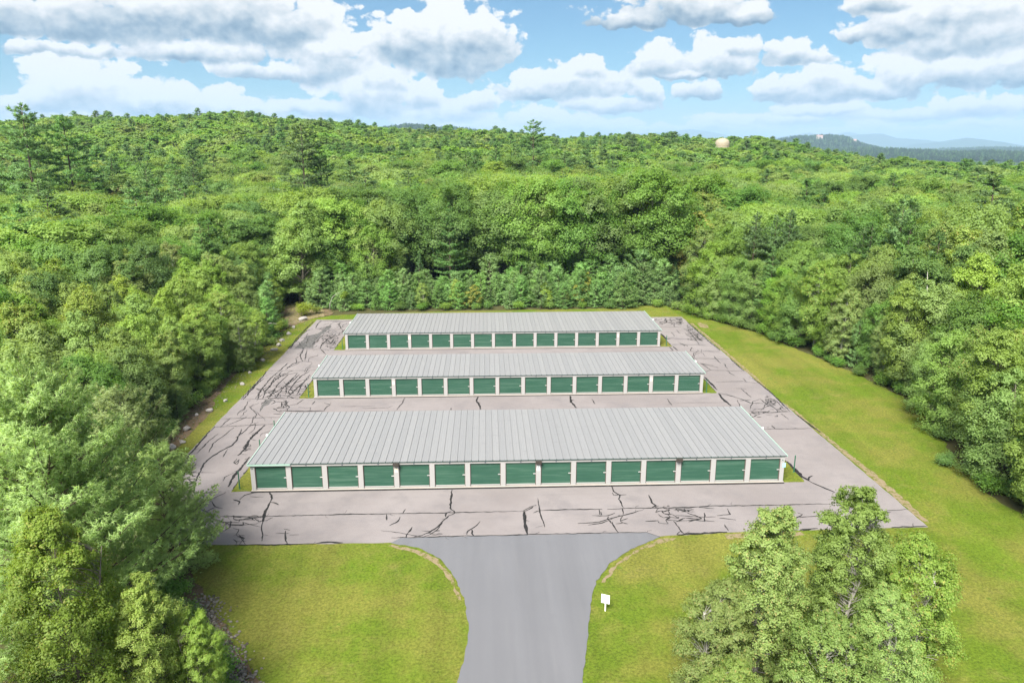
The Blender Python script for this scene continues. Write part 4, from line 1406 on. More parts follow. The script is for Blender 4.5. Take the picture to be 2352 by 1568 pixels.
def broadleaf(name, seed, H, R, cb, ncl, nl, ls, leaf, bark, shape='round', cr=(0.20, 0.33), lean=0.3, stems=1, loose=0.0, top=0.9):
    rng = np.random.default_rng(seed)
    z0, z1 = cb * H, H
    prof = PROF[shape]
    # clump centres: evenly spread in height, mostly near the outside of the crown
    t = (np.arange(ncl) + rng.random(ncl)) / ncl
    t = t * 0.94 + 0.02
    a = rng.uniform(0, 2 * math.pi, ncl) + np.arange(ncl) * 2.399
    lob = 1 + 0.22 * np.sin(a * 2 + rng.uniform(0, 6)) + 0.15 * np.sin(a * 3 + t * 5 + rng.uniform(0, 6))
    rr = R * prof(t) * lob * (0.30 + 0.62 * rng.random(ncl) ** 0.45)
    rr *= np.clip(1.0 - (t - 0.80) * 2.6, 0.35, 1.0)
    crr = R * rng.uniform(*cr, ncl) * (0.35 + 0.75 * prof(t))
    lean_v = rng.normal(size=2) * lean
    C = np.stack([rr * np.cos(a) + lean_v[0] * t * 2, rr * np.sin(a) + lean_v[1] * t * 2, z0 + (z1 - z0) * t - crr * 0.3], 1)
    C[:, 2] += rng.normal(size=ncl) * 0.03 * H
    C[:, 2] = np.clip(C[:, 2], 0.3, H - crr * 0.55)
    # leaves in sprays around each clump
    ns = 9
    sub = unit(rng.normal(size=(ncl, ns, 3)).reshape(-1, 3)).reshape(ncl, ns, 3)
    sub[..., 2] = np.where(sub[..., 2] < -0.15, -sub[..., 2] * 0.9, sub[..., 2])
    S = C[:, None] + sub * crr[:, None, None] * rng.uniform(0.45, 0.95 + loose, (ncl, ns, 1)) * [1, 1, 1.12]
    per = max(1, nl // (ncl * ns))
    off = rng.normal(size=(ncl, ns, per, 3)) * 0.5
    off[..., 2] = off[..., 2] * 1.05
    LP = S[:, :, None] + off * crr[:, None, None, None] * 0.40
    N = off * 0.7 + sub[:, :, None] * 0.8 + np.array([0, 0, 0.35]) + rng.normal(size=off.shape) * 0.5
    ax = (C - [0, 0, z0 + 0.42 * (z1 - z0)]) / [R, R, 0.5 * (z1 - z0)]
    out_ = off * 0.32 + sub[:, :, None] * 0.52 + ax[:, None, None] * 0.80 + np.array([0, 0, 0.38])
    LP, N, out_ = LP.reshape(-1, 3), N.reshape(-1, 3), unit(out_.reshape(-1, 3))
    keep = LP[:, 2] > 0.12
    LP, N, out_ = LP[keep], unit(N[keep]), out_[keep]
    N = np.where((N * out_).sum(1, keepdims=True) < 0, -N, N)
    V, F = leaf_quads(LP, N, ls * rng.uniform(0.65, 1.25, len(LP)), rng)
    crown = mesh(name + '_crown', V, F, MATS[leaf], normals=np.repeat(unit(out_ * 0.72 + N * 0.28), 4, 0))
    # trunk(s) and limbs
    mb = MB()
    tr = 0.011 * H + 0.03
    for s_ in range(stems):
        sx, sy = (rng.normal(size=2) * (0.05 if stems == 1 else R * 0.22))
        pts, rad_ = [], []
        for k in range(7):
            u = k / 6
            pts.append((sx * (0.25 + u) + lean_v[0] * u * 1.6 + rng.normal() * 0.08, sy * (0.25 + u) + lean_v[1] * u * 1.6 + rng.normal() * 0.08, -0.3 + (H * top + 0.3) * u))
            rad_.append(tr * (1 - 0.88 * u) * (1.25 if k == 0 else 1) * (1 if stems == 1 else 0.7))
        mb.tube(pts, rad_, 7)
        for c_ in C[s_::stems]:
            hd = math.hypot(c_[0], c_[1])
            zb = max(0.12 * H, c_[2] - 0.55 * hd - 0.4)
            u = min(0.97, (zb + 0.3) / (H * top + 0.3))
            i = min(5, int(u * 6))
            w_ = u * 6 - i
            p0 = Vector(pts[i]).lerp(Vector(pts[i + 1]), w_)
            p2 = p0.lerp(Vector(c_), 0.85)
            p1 = p0.lerp(p2, 0.5) + Vector((rng.normal() * 0.15, rng.normal() * 0.15, 0.10 * hd))
            r0 = max(0.015, tr * (1 - 0.88 * u) * 0.32)
            mb.tube([p0, p1, p2], [r0, r0 * 0.6, 0.012], 4, False)
    trunk = mb.mesh(name + '_trunk', MATS[bark], True)
    return dict(trunk=trunk, crown=crown, H=H, R=R)


def conifer(name, seed, H, R, cb, leaf, bark, step=0.7, per=5, bl=0.34, bw=0.09, dens=9, nb=7, up=(0.15, 0.5), curve=0.25, irr=0.25, power=0.75, flat=0.24, gap=0.0, thick=1.0, soft=0.07):
    rng = np.random.default_rng(seed)
    mb = MB()
    tr = 0.010 * H * thick + 0.03
    lean = rng.normal(size=2) * 0.012 * H
    tp, trd = [], []
    for k in range(9):
        u = k / 8
        tp.append((lean[0] * u * u, lean[1] * u * u, -0.3 + (H + 0.3) * u))
        trd.append(tr * (1 - 0.94 * u) + 0.008)
    mb.tube(tp, trd, 7)
    TB, TD = [], []
    z = cb * H
    while z < H - 0.12:
        t = (z / H - cb) / (1 - cb)
        a0 = rng.uniform(0, 6.28)
        for k in range(per):
            if rng.random() < gap:
                continue
            L = R * (max(0.03, 1 - t) ** power) * rng.uniform(1 - irr, 1 + irr * 0.6) * (1 if t > 0.12 else 0.75 + 2 * t)
            L = max(L, 0.22)
            az = a0 + k * 2 * math.pi / per + rng.normal() * 0.22
            e = up[0] + (up[1] - up[0]) * t + rng.normal() * soft
            hd = np.array([math.cos(az), math.sin(az), 0.0])
            sdv = np.array([-math.sin(az), math.cos(az), 0.0])
            zz = z + rng.normal() * step * 0.25
            uu = zz / H
            b0 = np.array([lean[0] * uu * uu, lean[1] * uu * uu, zz])

            def P(s):
                s = np.asarray(s)[:, None]
                return b0 + hd * L * s + np.array([0, 0, 1.0]) * L * (e * s + curve * (s * s - 0.55 * s))
            ps = P(np.array([0, 0.35, 0.7, 0.98]))
            r0 = 0.010 + 0.011 * L
            mb.tube(ps, [r0, r0 * 0.75, r0 * 0.5, 0.006], 4, False)
            n = max(4, int(L * dens))
            s = rng.uniform(0.18, 1.0, n) ** 0.75
            lat = rng.uniform(-1, 1, n) * flat * L * np.sin(np.clip(s, 0.05, 1) * math.pi * 0.86) ** 0.8
            pt = P(s - np.abs(lat) / L * 0.35) + sdv * lat[:, None]
            pt[:, 2] += rng.normal(size=n) * (0.05 if soft < 0.1 else 0.15) + 0.04
            TB.append(pt)
            TD.append(hd * 0.75 + sdv * (np.sign(lat) * 0.55)[:, None] + np.array([0, 0, 0.35]))
        z += step * rng.uniform(0.6, 1.4)
    TB.append(np.array([[lean[0], lean[1], H - 0.1 - 0.1 * k] for k in range(4)]))
    TD.append(np.array([[0, 0, 1.0]] * 4))
    B, Dn = np.concatenate(TB), np.concatenate(TD)
    B = np.repeat(B, nb, 0)
    base_n = np.repeat(Dn, nb, 0)
    Dn = base_n + rng.normal(size=(len(B), 3)) * 0.62
    nrm = unit(base_n * [0.6, 0.6, 0] + [0, 0, 0.75] + rng.normal(size=B.shape) * 0.28)
    B = B + rng.normal(size=B.shape) * bl * 0.12
    V, F = blades(B, Dn, bl * rng.uniform(0.6, 1.15, len(B)), bw, rng, nrm)
    return dict(trunk=mb.mesh(name + '_trunk', MATS[bark], True), crown=mesh(name + '_crown', V, F, MATS[leaf], normals=np.repeat(nrm, 3, 0)), H=H, R=R)


def shrub(name, seed, H, R, nl, ls, leaf):
    rng = np.random.default_rng(seed)
    nst = 14
    a = rng.uniform(0, 6.28, nst)
    rr = R * 0.75 * np.sqrt(rng.random(nst))
    tips = np.stack([rr * np.cos(a), rr * np.sin(a), H * rng.uniform(0.45, 0.92, nst)], 1)
    mb = MB()
    for t_ in tips:
        mb.tube([(t_[0] * 0.15, t_[1] * 0.15, -0.1), (t_[0] * 0.55, t_[1] * 0.55, t_[2] * 0.6), t_], [0.025, 0.016, 0.006], 4, False)
    per = nl // nst
    off = rng.normal(size=(nst, per, 3)) * [R * 0.24, R * 0.24, H * 0.17]
    LP = (tips[:, None] * [1, 1, 0.85] + off).reshape(-1, 3)
    LP[:, 2] = np.abs(LP[:, 2]) + 0.03
    N = off.reshape(-1, 3) / R + [0, 0, 0.6] + rng.normal(size=(len(LP), 3)) * 0.4
    V, F = leaf_quads(LP, N, ls * rng.uniform(0.7, 1.3, len(LP)), rng)
    return dict(trunk=mb.mesh(name + '_stems', MATS['bark_brown']), crown=mesh(name + '_leaves', V, F, MATS[leaf]), H=H, R=R)


def fern(name, seed):
    rng = np.random.default_rng(seed)
    V, F, mb = [], [], MB()
    n0 = 0
    for k in range(13):
        a = k * 2.399 + rng.normal() * 0.2
        L = rng.uniform(0.75, 1.05)
        hd = np.array([math.cos(a), math.sin(a), 0])
        sdv = np.array([-math.sin(a), math.cos(a), 0])
        s = np.linspace(0.12, 1, 14)
        pts = hd * (s * L * 0.8)[:, None] + np.array([0, 0, 1]) * (L * (1.25 * s - 0.8 * s * s))[:, None]
        mb.tube([pts[0] * 0, pts[6], pts[13]], [0.012, 0.008, 0.003], 3, False)
        for i in range(13):
            w_ = 0.23 * L * (1 - s[i]) ** 0.7 + 0.02
            for sg_ in (-1, 1):
                p, q_ = pts[i], pts[i + 1]
                tip = (p + q_) / 2 + sdv * sg_ * w_ + hd * 0.03 - np.array([0, 0, 0.04])
                V += [p, q_, tip]
                F.append((n0, n0 + 1, n0 + 2))
                n0 += 3
    return dict(trunk=mb.mesh(name + '_stalks', MATS['bark_brown']), crown=mesh(name + '_fronds', np.array(V), np.array(F), MATS['fern_leaf']), H=0.9, R=0.8)


PR = {}
# grown wood
PR['maple'] = broadleaf('maple', 1, 17, 4.5, 0.30, 84, 38000, 0.25, 'maple_leaf', 'bark_grey', 'round', (0.26, 0.42))
PR['oak'] = broadleaf('oak', 2, 18, 5.0, 0.28, 88, 40000, 0.26, 'oak_leaf', 'bark_grey', 'round', (0.25, 0.40))
PR['ash'] = broadleaf('ash', 3, 16, 4.0, 0.30, 78, 37000, 0.245, 'ash_leaf', 'bark_grey', 'vase', (0.26, 0.42))
PR['oak2'] = broadleaf('oak2', 4, 16.5, 4.4, 0.22, 80, 38000, 0.25, 'oak_leaf', 'bark_brown', 'vase', (0.26, 0.42))
# edge of the clearing: crowns down to the ground
PR['birch'] = broadleaf('birch', 11, 12, 2.7, 0.06, 110, 34000, 0.165, 'birch_leaf', 'bark_birch', 'oval', (0.24, 0.40), 0.3, 1, 0.1)
PR['aspen'] = broadleaf('aspen', 12, 12.5, 2.6, 0.08, 104, 33000, 0.165, 'aspen_leaf', 'bark_birch', 'oval', (0.24, 0.40), 0.3, 1, 0.1)
PR['edge_maple'] = broadleaf('edge_maple', 13, 12, 3.3, 0.04, 116, 37000, 0.185, 'lime_leaf', 'bark_grey', 'low', (0.24, 0.40))
PR['edge_oak'] = broadleaf('edge_oak', 14, 11.5, 3.1, 0.04, 110, 36000, 0.18, 'oak_leaf', 'bark_grey', 'low', (0.24, 0.40))
PR['beech'] = broadleaf('beech', 15, 11.5, 2.9, 0.05, 104, 34000, 0.17, 'beech_leaf', 'bark_grey', 'oval', (0.24, 0.40))
PR['edge_ash'] = broadleaf('edge_ash', 16, 12.5, 3.1, 0.05, 110, 36000, 0.18, 'ash_leaf', 'bark_grey', 'low', (0.24, 0.40))
PR['autumn'] = broadleaf('autumn', 17, 8, 2.2, 0.05, 40, 9000, 0.22, 'autumn_leaf', 'bark_brown', 'low')
# conifers
PR['pine'] = conifer('pine', 21, 22, 4.6, 0.30, 'pine_needle', 'bark_brown', 0.95, 5, 0.55, 0.13, 7, 7, (0.0, 0.5), 0.22, 0.35, 0.62, 0.30, 0.12)
PR['pine2'] = conifer('pine2', 22, 20, 4.0, 0.22, 'pine_needle', 'bark_brown', 0.85, 5, 0.52, 0.13, 7, 7, (0.05, 0.5), 0.22, 0.30, 0.7, 0.28, 0.08)
PR['tall_pine'] = conifer('tall_pine', 23, 30, 5.6, 0.40, 'pine_needle', 'bark_brown', 1.15, 5, 0.60, 0.14, 7, 8, (-0.05, 0.45), 0.25, 0.5, 0.5, 0.30, 0.28)
PR['spruce'] = conifer('spruce', 24, 14, 2.9, 0.04, 'spruce_needle', 'bark_brown', 0.5, 6, 0.30, 0.10, 8, 6, (-0.25, 0.3), 0.05, 0.2, 0.85, 0.20)
PR['lone_pine'] = conifer('lone_pine', 25, 17, 3.9, 0.22, 'pine_needle', 'bark_brown', 0.95, 5, 0.36, 0.075, 16, 8, (0.0, 0.55), 0.20, 0.2, 0.7, 0.24)
PR['young_pine'] = conifer('young_pine', 26, 6.2, 1.9, 0.01, 'young_pine_needle', 'bark_brown', 0.42, 5, 0.36, 0.06, 9, 8, (0.2, 0.9), 0.35, 0.35, 0.55, 0.22)
PR['young_pine2'] = conifer('young_pine2', 27, 7.0, 1.8, 0.01, 'young_pine_needle', 'bark_brown', 0.45, 5, 0.36, 0.06, 9, 8, (0.2, 0.9), 0.35, 0.4, 0.5, 0.22)
PR['young_pine3'] = conifer('young_pine3', 28, 5.2, 1.9, 0.01, 'young_pine_needle', 'bark_brown', 0.40, 5, 0.36, 0.06, 9, 8, (0.25, 0.9), 0.35, 0.35, 0.55, 0.22)
# low growth
PR['shrub'] = shrub('shrub', 31, 1.5, 1.1, 1800, 0.15, 'shrub_leaf')
PR['shrub2'] = shrub('shrub2', 32, 1.9, 1.3, 2200, 0.16, 'edge' if False else 'oak_leaf')
PR['yellow_shrub'] = shrub('yellow_shrub', 33, 2.2, 1.3, 1800, 0.17, 'yellow_shrub_leaf')
PR['fern'] = fern('fern', 34)


def plant(kind, name, x, y, s=1.0, rz=0.0, z=None, sx=1.0, parts=('trunk', 'crown')):
    """a thing of its own: an Empty at the foot of the tree with its trunk and crown"""
    p = PR[kind]
    root = obj(name, None, None, (x, y, float(hz(x, y)) if z is None else z), rz)
    root.scale = (s * sx, s * sx, s)
    obj(parts[0], p['trunk'], root)
    obj(parts[1], p['crown'], root)
    return root


ORD = ['', 'first', 'second', 'third', 'fourth', 'fifth', 'sixth', 'seventh', 'eighth', 'ninth', 'tenth', 'eleventh', 'twelfth', 'thirteenth', 'fourteenth', 'fifteenth', 'sixteenth', 'seventeenth', 'eighteenth', 'nineteenth', 'twentieth']
TENS = {2: 'twenty', 3: 'thirty', 4: 'forty', 5: 'fifty', 6: 'sixty', 7: 'seventy', 8: 'eighty', 9: 'ninety'}


def ordinal(n):
    if n < len(ORD):
        return ORD[n]
    t, u_ = divmod(n, 10)
    if n >= 100:
        return f'{n}th'
    return TENS[t] + '-' + ORD[u_] if u_ else TENS[t][:-1] + 'ieth'


# ------------------------------------------------------------------ foreground trees
PR['hero_pine'] = conifer('hero_pine', 41, 17.2, 7.2, 0.05, 'hero_pine_needle', 'bark_brown', 0.60, 6, 0.26, 0.042, 27, 15, (0.10, 0.75), 0.34, 0.38, 0.58, 0.28, 0.0, 1.0, 0.17)
PR['hero_pine2'] = conifer('hero_pine2', 42, 12.5, 5.2, 0.04, 'hero_pine_needle', 'bark_brown', 0.56, 6, 0.25, 0.042, 24, 14, (0.15, 0.8), 0.34, 0.38, 0.5, 0.28, 0.0, 1.0, 0.17)
PR['near_birch'] = broadleaf('near_birch', 51, 11.6, 2.7, 0.05, 230, 92000, 0.120, 'aspen_leaf', 'bark_birch', 'oval', (0.15, 0.27), 0.25, 2, 0.25, 0.80)
PR['near_birch2'] = broadleaf('near_birch2', 52, 12.4, 2.6, 0.05, 230, 90000, 0.122, 'ash_leaf', 'bark_birch', 'oval', (0.15, 0.27), 0.25, 2, 0.25, 0.80)
PR['near_birch3'] = broadleaf('near_birch3', 53, 9.2, 2.6, 0.04, 210, 80000, 0.118, 'aspen_leaf', 'bark_birch', 'oval', (0.15, 0.27), 0.2, 2, 0.25, 0.80)
PR['gold_birch'] = broadleaf('gold_birch', 54, 13.0, 3.0, 0.05, 210, 86000, 0.120, 'birch_leaf', 'bark_grey', 'oval', (0.15, 0.27), 0.25, 2, 0.2, 0.82)
NEAR = [('hero_pine', 'pine_tree', -3.2, -21.5, 1.0, 0.4, 'tall soft-needled pine filling the left foreground, largest of all', 'pine tree'),
        ('hero_pine2', 'pine_tree', -6.0, -8.0, 0.92, 1.9, 'smaller pale green pine behind the big left foreground pine', 'pine tree'),
        ('hero_pine2', 'pine_tree', -1.6, -12.4, 0.72, 3.3, 'small pine between the big foreground pine and the lot corner', 'pine tree'),
        ('hero_pine', 'pine_tree', -4.6, -36.5, 0.95, 2.1, 'pine with boughs entering at the left picture edge, nearest the camera', 'pine tree'),
        ('gold_birch', 'birch_tree', 0.9, -28.0, 1.03, 0.2, 'yellow-green birch in front of the big pine, upper left foreground', 'birch tree'),
        ('gold_birch', 'birch_tree', 3.4, -27.3, 0.70, 2.6, 'yellow-green birch at the bottom left, lower one beside the rubble strip', 'birch tree'),
        ('gold_birch', 'birch_tree', 5.6, -26.2, 0.50, 4.0, 'low yellow-green birch nearest the rubble strip at the bottom edge', 'birch tree'),
        ('gold_birch', 'birch_tree', 2.0, -35.5, 0.80, 5.0, 'yellow-green birch top showing at the bottom left corner', 'birch tree'),
        ('near_birch', 'birch_tree', 33.9, -25.2, 0.97, 0.5, 'tallest left birch of the clump right of the driveway', 'birch tree'),
        ('near_birch2', 'birch_tree', 38.9, -24.0, 0.93, 1.5, 'tall bright birch with the highest top, right of the driveway', 'birch tree'),
        ('near_birch3', 'birch_tree', 31.8, -26.3, 0.84, 2.5, 'short leftmost birch of the clump, nearest the driveway', 'birch tree'),
        ('near_birch3', 'birch_tree', 42.3, -24.8, 0.98, 3.9, 'rightmost birch of the foreground clump over the lawn', 'birch tree'),
        ('near_birch3', 'birch_tree', 35.4, -30.2, 0.90, 5.2, 'middle front birch with pale branches at the bottom edge', 'birch tree'),
        ('near_birch', 'birch_tree', 39.3, -28.6, 0.74, 4.4, 'front right birch at the bottom edge of the picture', 'birch tree'),
        ('near_birch3', 'birch_tree', 31.2, -30.8, 0.72, 1.2, 'small birch at the bottom edge nearest the driveway', 'birch tree')]
for kind, name, x, y, s, rz, lab, cat in NEAR:
    tag(plant(kind, name, x, y, s, rz, 0.0), lab, cat, 'foreground trees')

# ------------------------------------------------------------------ the wood: where trees stand
rng = np.random.default_rng(77)
CLEAR = np.array([(8.6, -70), (8.6, -24), (1.5, -15), (-10, -2), (-14.4, 6), (-14.2, 20), (-14.0, 35), (-14.5, 50), (-15.0, 60), (-17, 75), (-10, 84), (8, 84), (25, 84.5), (45, 84.5), (56, 80)] + [(x + 0.8, y) for x, y in RIGHT[1:]])


def inside(x, y, poly):
    c = np.zeros(np.shape(x), bool)
    j = len(poly) - 1
    for i in range(len(poly)):
        xi, yi = poly[i]
        xj, yj = poly[j]
        with np.errstate(divide='ignore', invalid='ignore'):
            c ^= ((yi > y) != (yj > y)) & (x < (xj - xi) * (y - yi) / (yj - yi + 1e-12) + xi)
        j = i
    return c


def edge_dist(x, y, poly):
    d = np.full(np.shape(x), 1e9)
    for (ax, ay), (bx, by) in zip(poly, np.roll(poly, -1, 0)):
        L2 = (bx - ax) ** 2 + (by - ay) ** 2
        t = np.clip(((x - ax) * (bx - ax) + (y - ay) * (by - ay)) / L2, 0, 1)
        d = np.minimum(d, np.hypot(x - ax - t * (bx - ax), y - ay - t * (by - ay)))
    return d


def scatter(step, r0, r1):
    g = np.arange(-900, 900, step)
    X, Y = np.meshgrid(g, g)
    X = (X + rng.uniform(-.46, .46, X.shape) * step).ravel() + CAM.x
    Y = (Y + rng.uniform(-.46, .46, Y.shape) * step).ravel() + CAM.y
    dx, dy = X - CAM.x, Y - CAM.y
    r = np.hypot(dx, dy)
    az_ = np.degrees(np.arctan2(dx, dy))
    k = (r >= r0) & (r < r1) & (az_ > -46) & (az_ < 49)
    X, Y = X[k], Y[k]
    k = ~inside(X, Y, CLEAR) & ~((Y < -4) & (X < 20)) & ~((Y < -24)) & (np.hypot(X - 196.4, Y - 500) > 9)
    return X[k], Y[k]


bands = [scatter(4.7, 40, 150), scatter(6.2, 150, 240), scatter(7.2, 240, 430), scatter(9.0, 430, 860)]
TX, TY = np.concatenate([q_[0] for q_ in bands]), np.concatenate([q_[1] for q_ in bands])
ER = [(float(np.interp(y_, [p[1] for p in RIGHT[::-1]], [p[0] for p in RIGHT[::-1]])) + 2.2 + rng.normal() * 0.35, y_ + rng.normal() * 0.4) for y_ in np.arange(66, -12, -2.9)]
EL = [(-15.5 + rng.normal() * 0.4, y_ + rng.normal() * 0.4) for y_ in np.arange(3, 47, 3.1)]
ex, ey = np.array([p[0] for p in ER + EL]), np.array([p[1] for p in ER + EL])
dm = np.array([np.hypot(ex - x_, ey - y_).min() for x_, y_ in zip(TX, TY)])
TX, TY = np.concatenate([ex, TX[dm > 2.4]]), np.concatenate([ey, TY[dm > 2.4]])
TRr = np.hypot(TX - CAM.x, TY - CAM.y)
TAZ = np.degrees(np.arctan2(TX - CAM.x, TY - CAM.y))
TDe = edge_dist(TX, TY, CLEAR)
n = len(TX)
u1, u2, u3 = rng.random(n), rng.random(n), rng.random(n)
# stands: neighbours tend to be of one kind and height
st1 = 0.5 + 0.25 * np.sin(TX * 0.061 + 0.8 * np.sin(TY * 0.05)) + 0.25 * np.sin(TY * 0.071 - TX * 0.023 + 1.7)
u3 = np.mod(u3 * 0.55 + st1 * 0.9, 0.9999)
back = (TY > 78) & (TX > -17) & (TX < 56)
# target height
TH = np.where(back, 16.5 + 3.0 * u1, np.interp(TDe, [0, 6, 14, 30], [8.5, 11.5, 13.5, 16.0]) + (u1 - 0.45) * 4.0)
TH = np.where(TRr > 300, np.interp(TAZ, [18, 26], [14.0, 11.5]) + 4.0 * u1, TH)
TH = TH * (0.90 + 0.22 * st1)
TH = np.where((TX > 50) & (TDe < 30) & (TRr < 200), TH * 1.2, np.where(back, TH + 1.0, TH))
TK = np.empty(n, object)
clus = np.sin(TX * 0.043 + 1.1) * np.cos(TY * 0.037 + 0.4) + 0.6 * np.sin(TX * 0.019 - TY * 0.023 + 2.0)
for i in range(n):
    left = TAZ[i] < -8
    de = TDe[i]
    pc = 0.05 + 0.10 * (clus[i] > 0.5)
    if TAZ[i] < -20 and 170 < TRr[i] < 330:
        pc = 0.60
    elif -3 < TAZ[i] < 8 and 210 < TRr[i] < 290:
        pc = 0.30
    elif TRr[i] > 330:
        pc = 0.10 + 0.35 * (clus[i] > 0.45)
    if TRr[i] < 110:
        pc = 0.06
    v = u2[i]
    if v < pc and (de > 8 or TRr[i] > 110):
        k = ('pine', 'pine2', 'spruce')[int(u3[i] * 2.7)]
        TH[i] += 3.0 if k != 'spruce' else -3
    elif v < pc:
        k = 'young_pine2'
        TH[i] = 5 + 3 * u1[i]
    elif de < 14 and not back[i] and TRr[i] < 190:
        if left:
            k = ('birch', 'birch', 'aspen', 'beech', 'beech', 'edge_ash', 'edge_maple', 'edge_oak')[int(u3[i] * 8)]
        else:
            k = ('edge_maple', 'edge_maple', 'edge_oak', 'edge_ash', 'edge_ash', 'aspen', 'beech', 'edge_oak')[int(u3[i] * 8)]
    elif TRr[i] < 300:
        if left and TRr[i] < 190:
            k = ('ash', 'birch', 'maple', 'oak', 'oak2', 'ash', 'beech')[int(u3[i] * 7)]
        elif back[i] and TY[i] < 110:
            k = ('maple', 'maple', 'oak', 'oak2', 'oak', 'ash')[int(u3[i] * 6)]
        else:
            k = ('maple', 'oak', 'ash', 'oak2', 'ash', 'aspen', 'beech')[int(u3[i] * 7)]
    else:
        k = ('far_a', 'far_b', 'far_a', 'far_c')[int(u3[i] * 4)]
    if TRr[i] >= 300 and k in ('pine', 'pine2', 'spruce'):
        k = 'far_pine'
    if TRr[i] < 300 and rng.random() > 0.994 and de > 3:
        k = 'autumn'
        TH[i] *= 0.85
    TK[i] = k
# keep the sight line to the tank open
d = np.abs((TX - CAM.x) * (500 - CAM.y) - (TY - CAM.y) * (196.4 - CAM.x)) / math.hypot(500 - CAM.y, 196.4 - CAM.x)
blk = (d < 11) & (TY > 150) & (TY < 508)
TH = np.where(blk, np.minimum(TH, np.maximum(4, 28.34 + 1.2 * TRr / 585 - hz(TX, TY) - 1.0)), TH)

PR['far_a'] = broadleaf('far_a', 61, 16, 4.3, 0.25, 60, 4600, 0.62, 'maple_leaf', 'bark_grey')
PR['far_b'] = broadleaf('far_b', 62, 16, 4.2, 0.25, 60, 4600, 0.62, 'ash_leaf', 'bark_grey', 'vase')
PR['far_c'] = broadleaf('far_c', 63, 16, 4.0, 0.20, 56, 4400, 0.60, 'beech_leaf', 'bark_grey', 'oval')
PR['far_pine'] = conifer('far_pine', 64, 20, 4.2, 0.20, 'pine_needle', 'bark_brown', 1.1, 5, 0.8, 0.22, 4, 6, (0.0, 0.5), 0.2, 0.35, 0.65, 0.3, 0.08)
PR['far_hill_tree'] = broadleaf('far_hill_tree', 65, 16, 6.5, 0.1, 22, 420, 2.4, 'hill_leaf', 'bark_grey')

KINDS = {
    'maple': ('broadleaf_tree', 'broadleaf tree', 'mid green maple'), 'oak': ('broadleaf_tree', 'broadleaf tree', 'dark green oak'), 'oak2': ('broadleaf_tree', 'broadleaf tree', 'dark green spreading oak'),
    'ash': ('broadleaf_tree', 'broadleaf tree', 'light green ash'), 'edge_maple': ('broadleaf_tree', 'broadleaf tree', 'mid green low-crowned maple'), 'edge_oak': ('broadleaf_tree', 'broadleaf tree', 'dark green low-crowned oak'),
    'edge_ash': ('broadleaf_tree', 'broadleaf tree', 'light green low-crowned ash'), 'beech': ('broadleaf_tree', 'broadleaf tree', 'olive green beech'), 'autumn': ('broadleaf_tree', 'broadleaf tree', 'small tree turning yellow'),
    'birch': ('birch_tree', 'birch tree', 'yellow-green birch'), 'aspen': ('birch_tree', 'birch tree', 'pale green aspen'),
    'pine': ('pine_tree', 'pine tree', 'tall dark pine'), 'pine2': ('pine_tree', 'pine tree', 'dark pine'), 'spruce': ('spruce_tree', 'spruce tree', 'dark narrow spruce'), 'young_pine2': ('young_pine_tree', 'pine tree', 'young blue-green pine')}
# the trees that show largest stand on their own, the rest of the wood is one mass
near = np.argsort(TRr + np.minimum(TDe, 60) * 1.1)
near = near[TRr[near] < 240][:290]
sel = np.zeros(n, bool)
sel[near] = True
for i in near:
    if TK[i].startswith('far'):
        sel[i] = False


def zone(i):
    if TY[i] > 78 and -17 < TX[i] < 56:
        return 'behind farthest building'
    return 'left of lot' if TX[i] < 20 else 'right of lawn'


def row(d_):
    return 'front row' if d_ < 4 else 'second row' if d_ < 8.5 else 'third row' if d_ < 13 else 'deeper part'


count = {}
idx = sorted(np.nonzero(sel)[0], key=lambda i: (zone(i), row(TDe[i]), TX[i] if zone(i).startswith('behind') else TY[i]))
for i in idx:
    k = TK[i]
    nm, cat, desc = KINDS[k]
    z_ = zone(i)
    key = (z_, row(TDe[i]), desc)
    count[key] = count.get(key, 0) + 1
    s = TH[i] / PR[k]['H']
    o = plant(k, nm, float(TX[i]), float(TY[i]), float(s), float(u1[i] * 6.28), None, float(0.96 + 0.26 * u2[i]) * (1.2 if TRr[i] > 135 or back[i] else 1.0) * (1.0 if s > 0.75 else 1.12))
    frm = 'from left' if z_.startswith('behind') else 'from near end'
    tag(o, f'{ordinal(count[key])} {desc} {frm}, {row(TDe[i])}, wood {z_}', cat, f'trees of the wood {z_}')

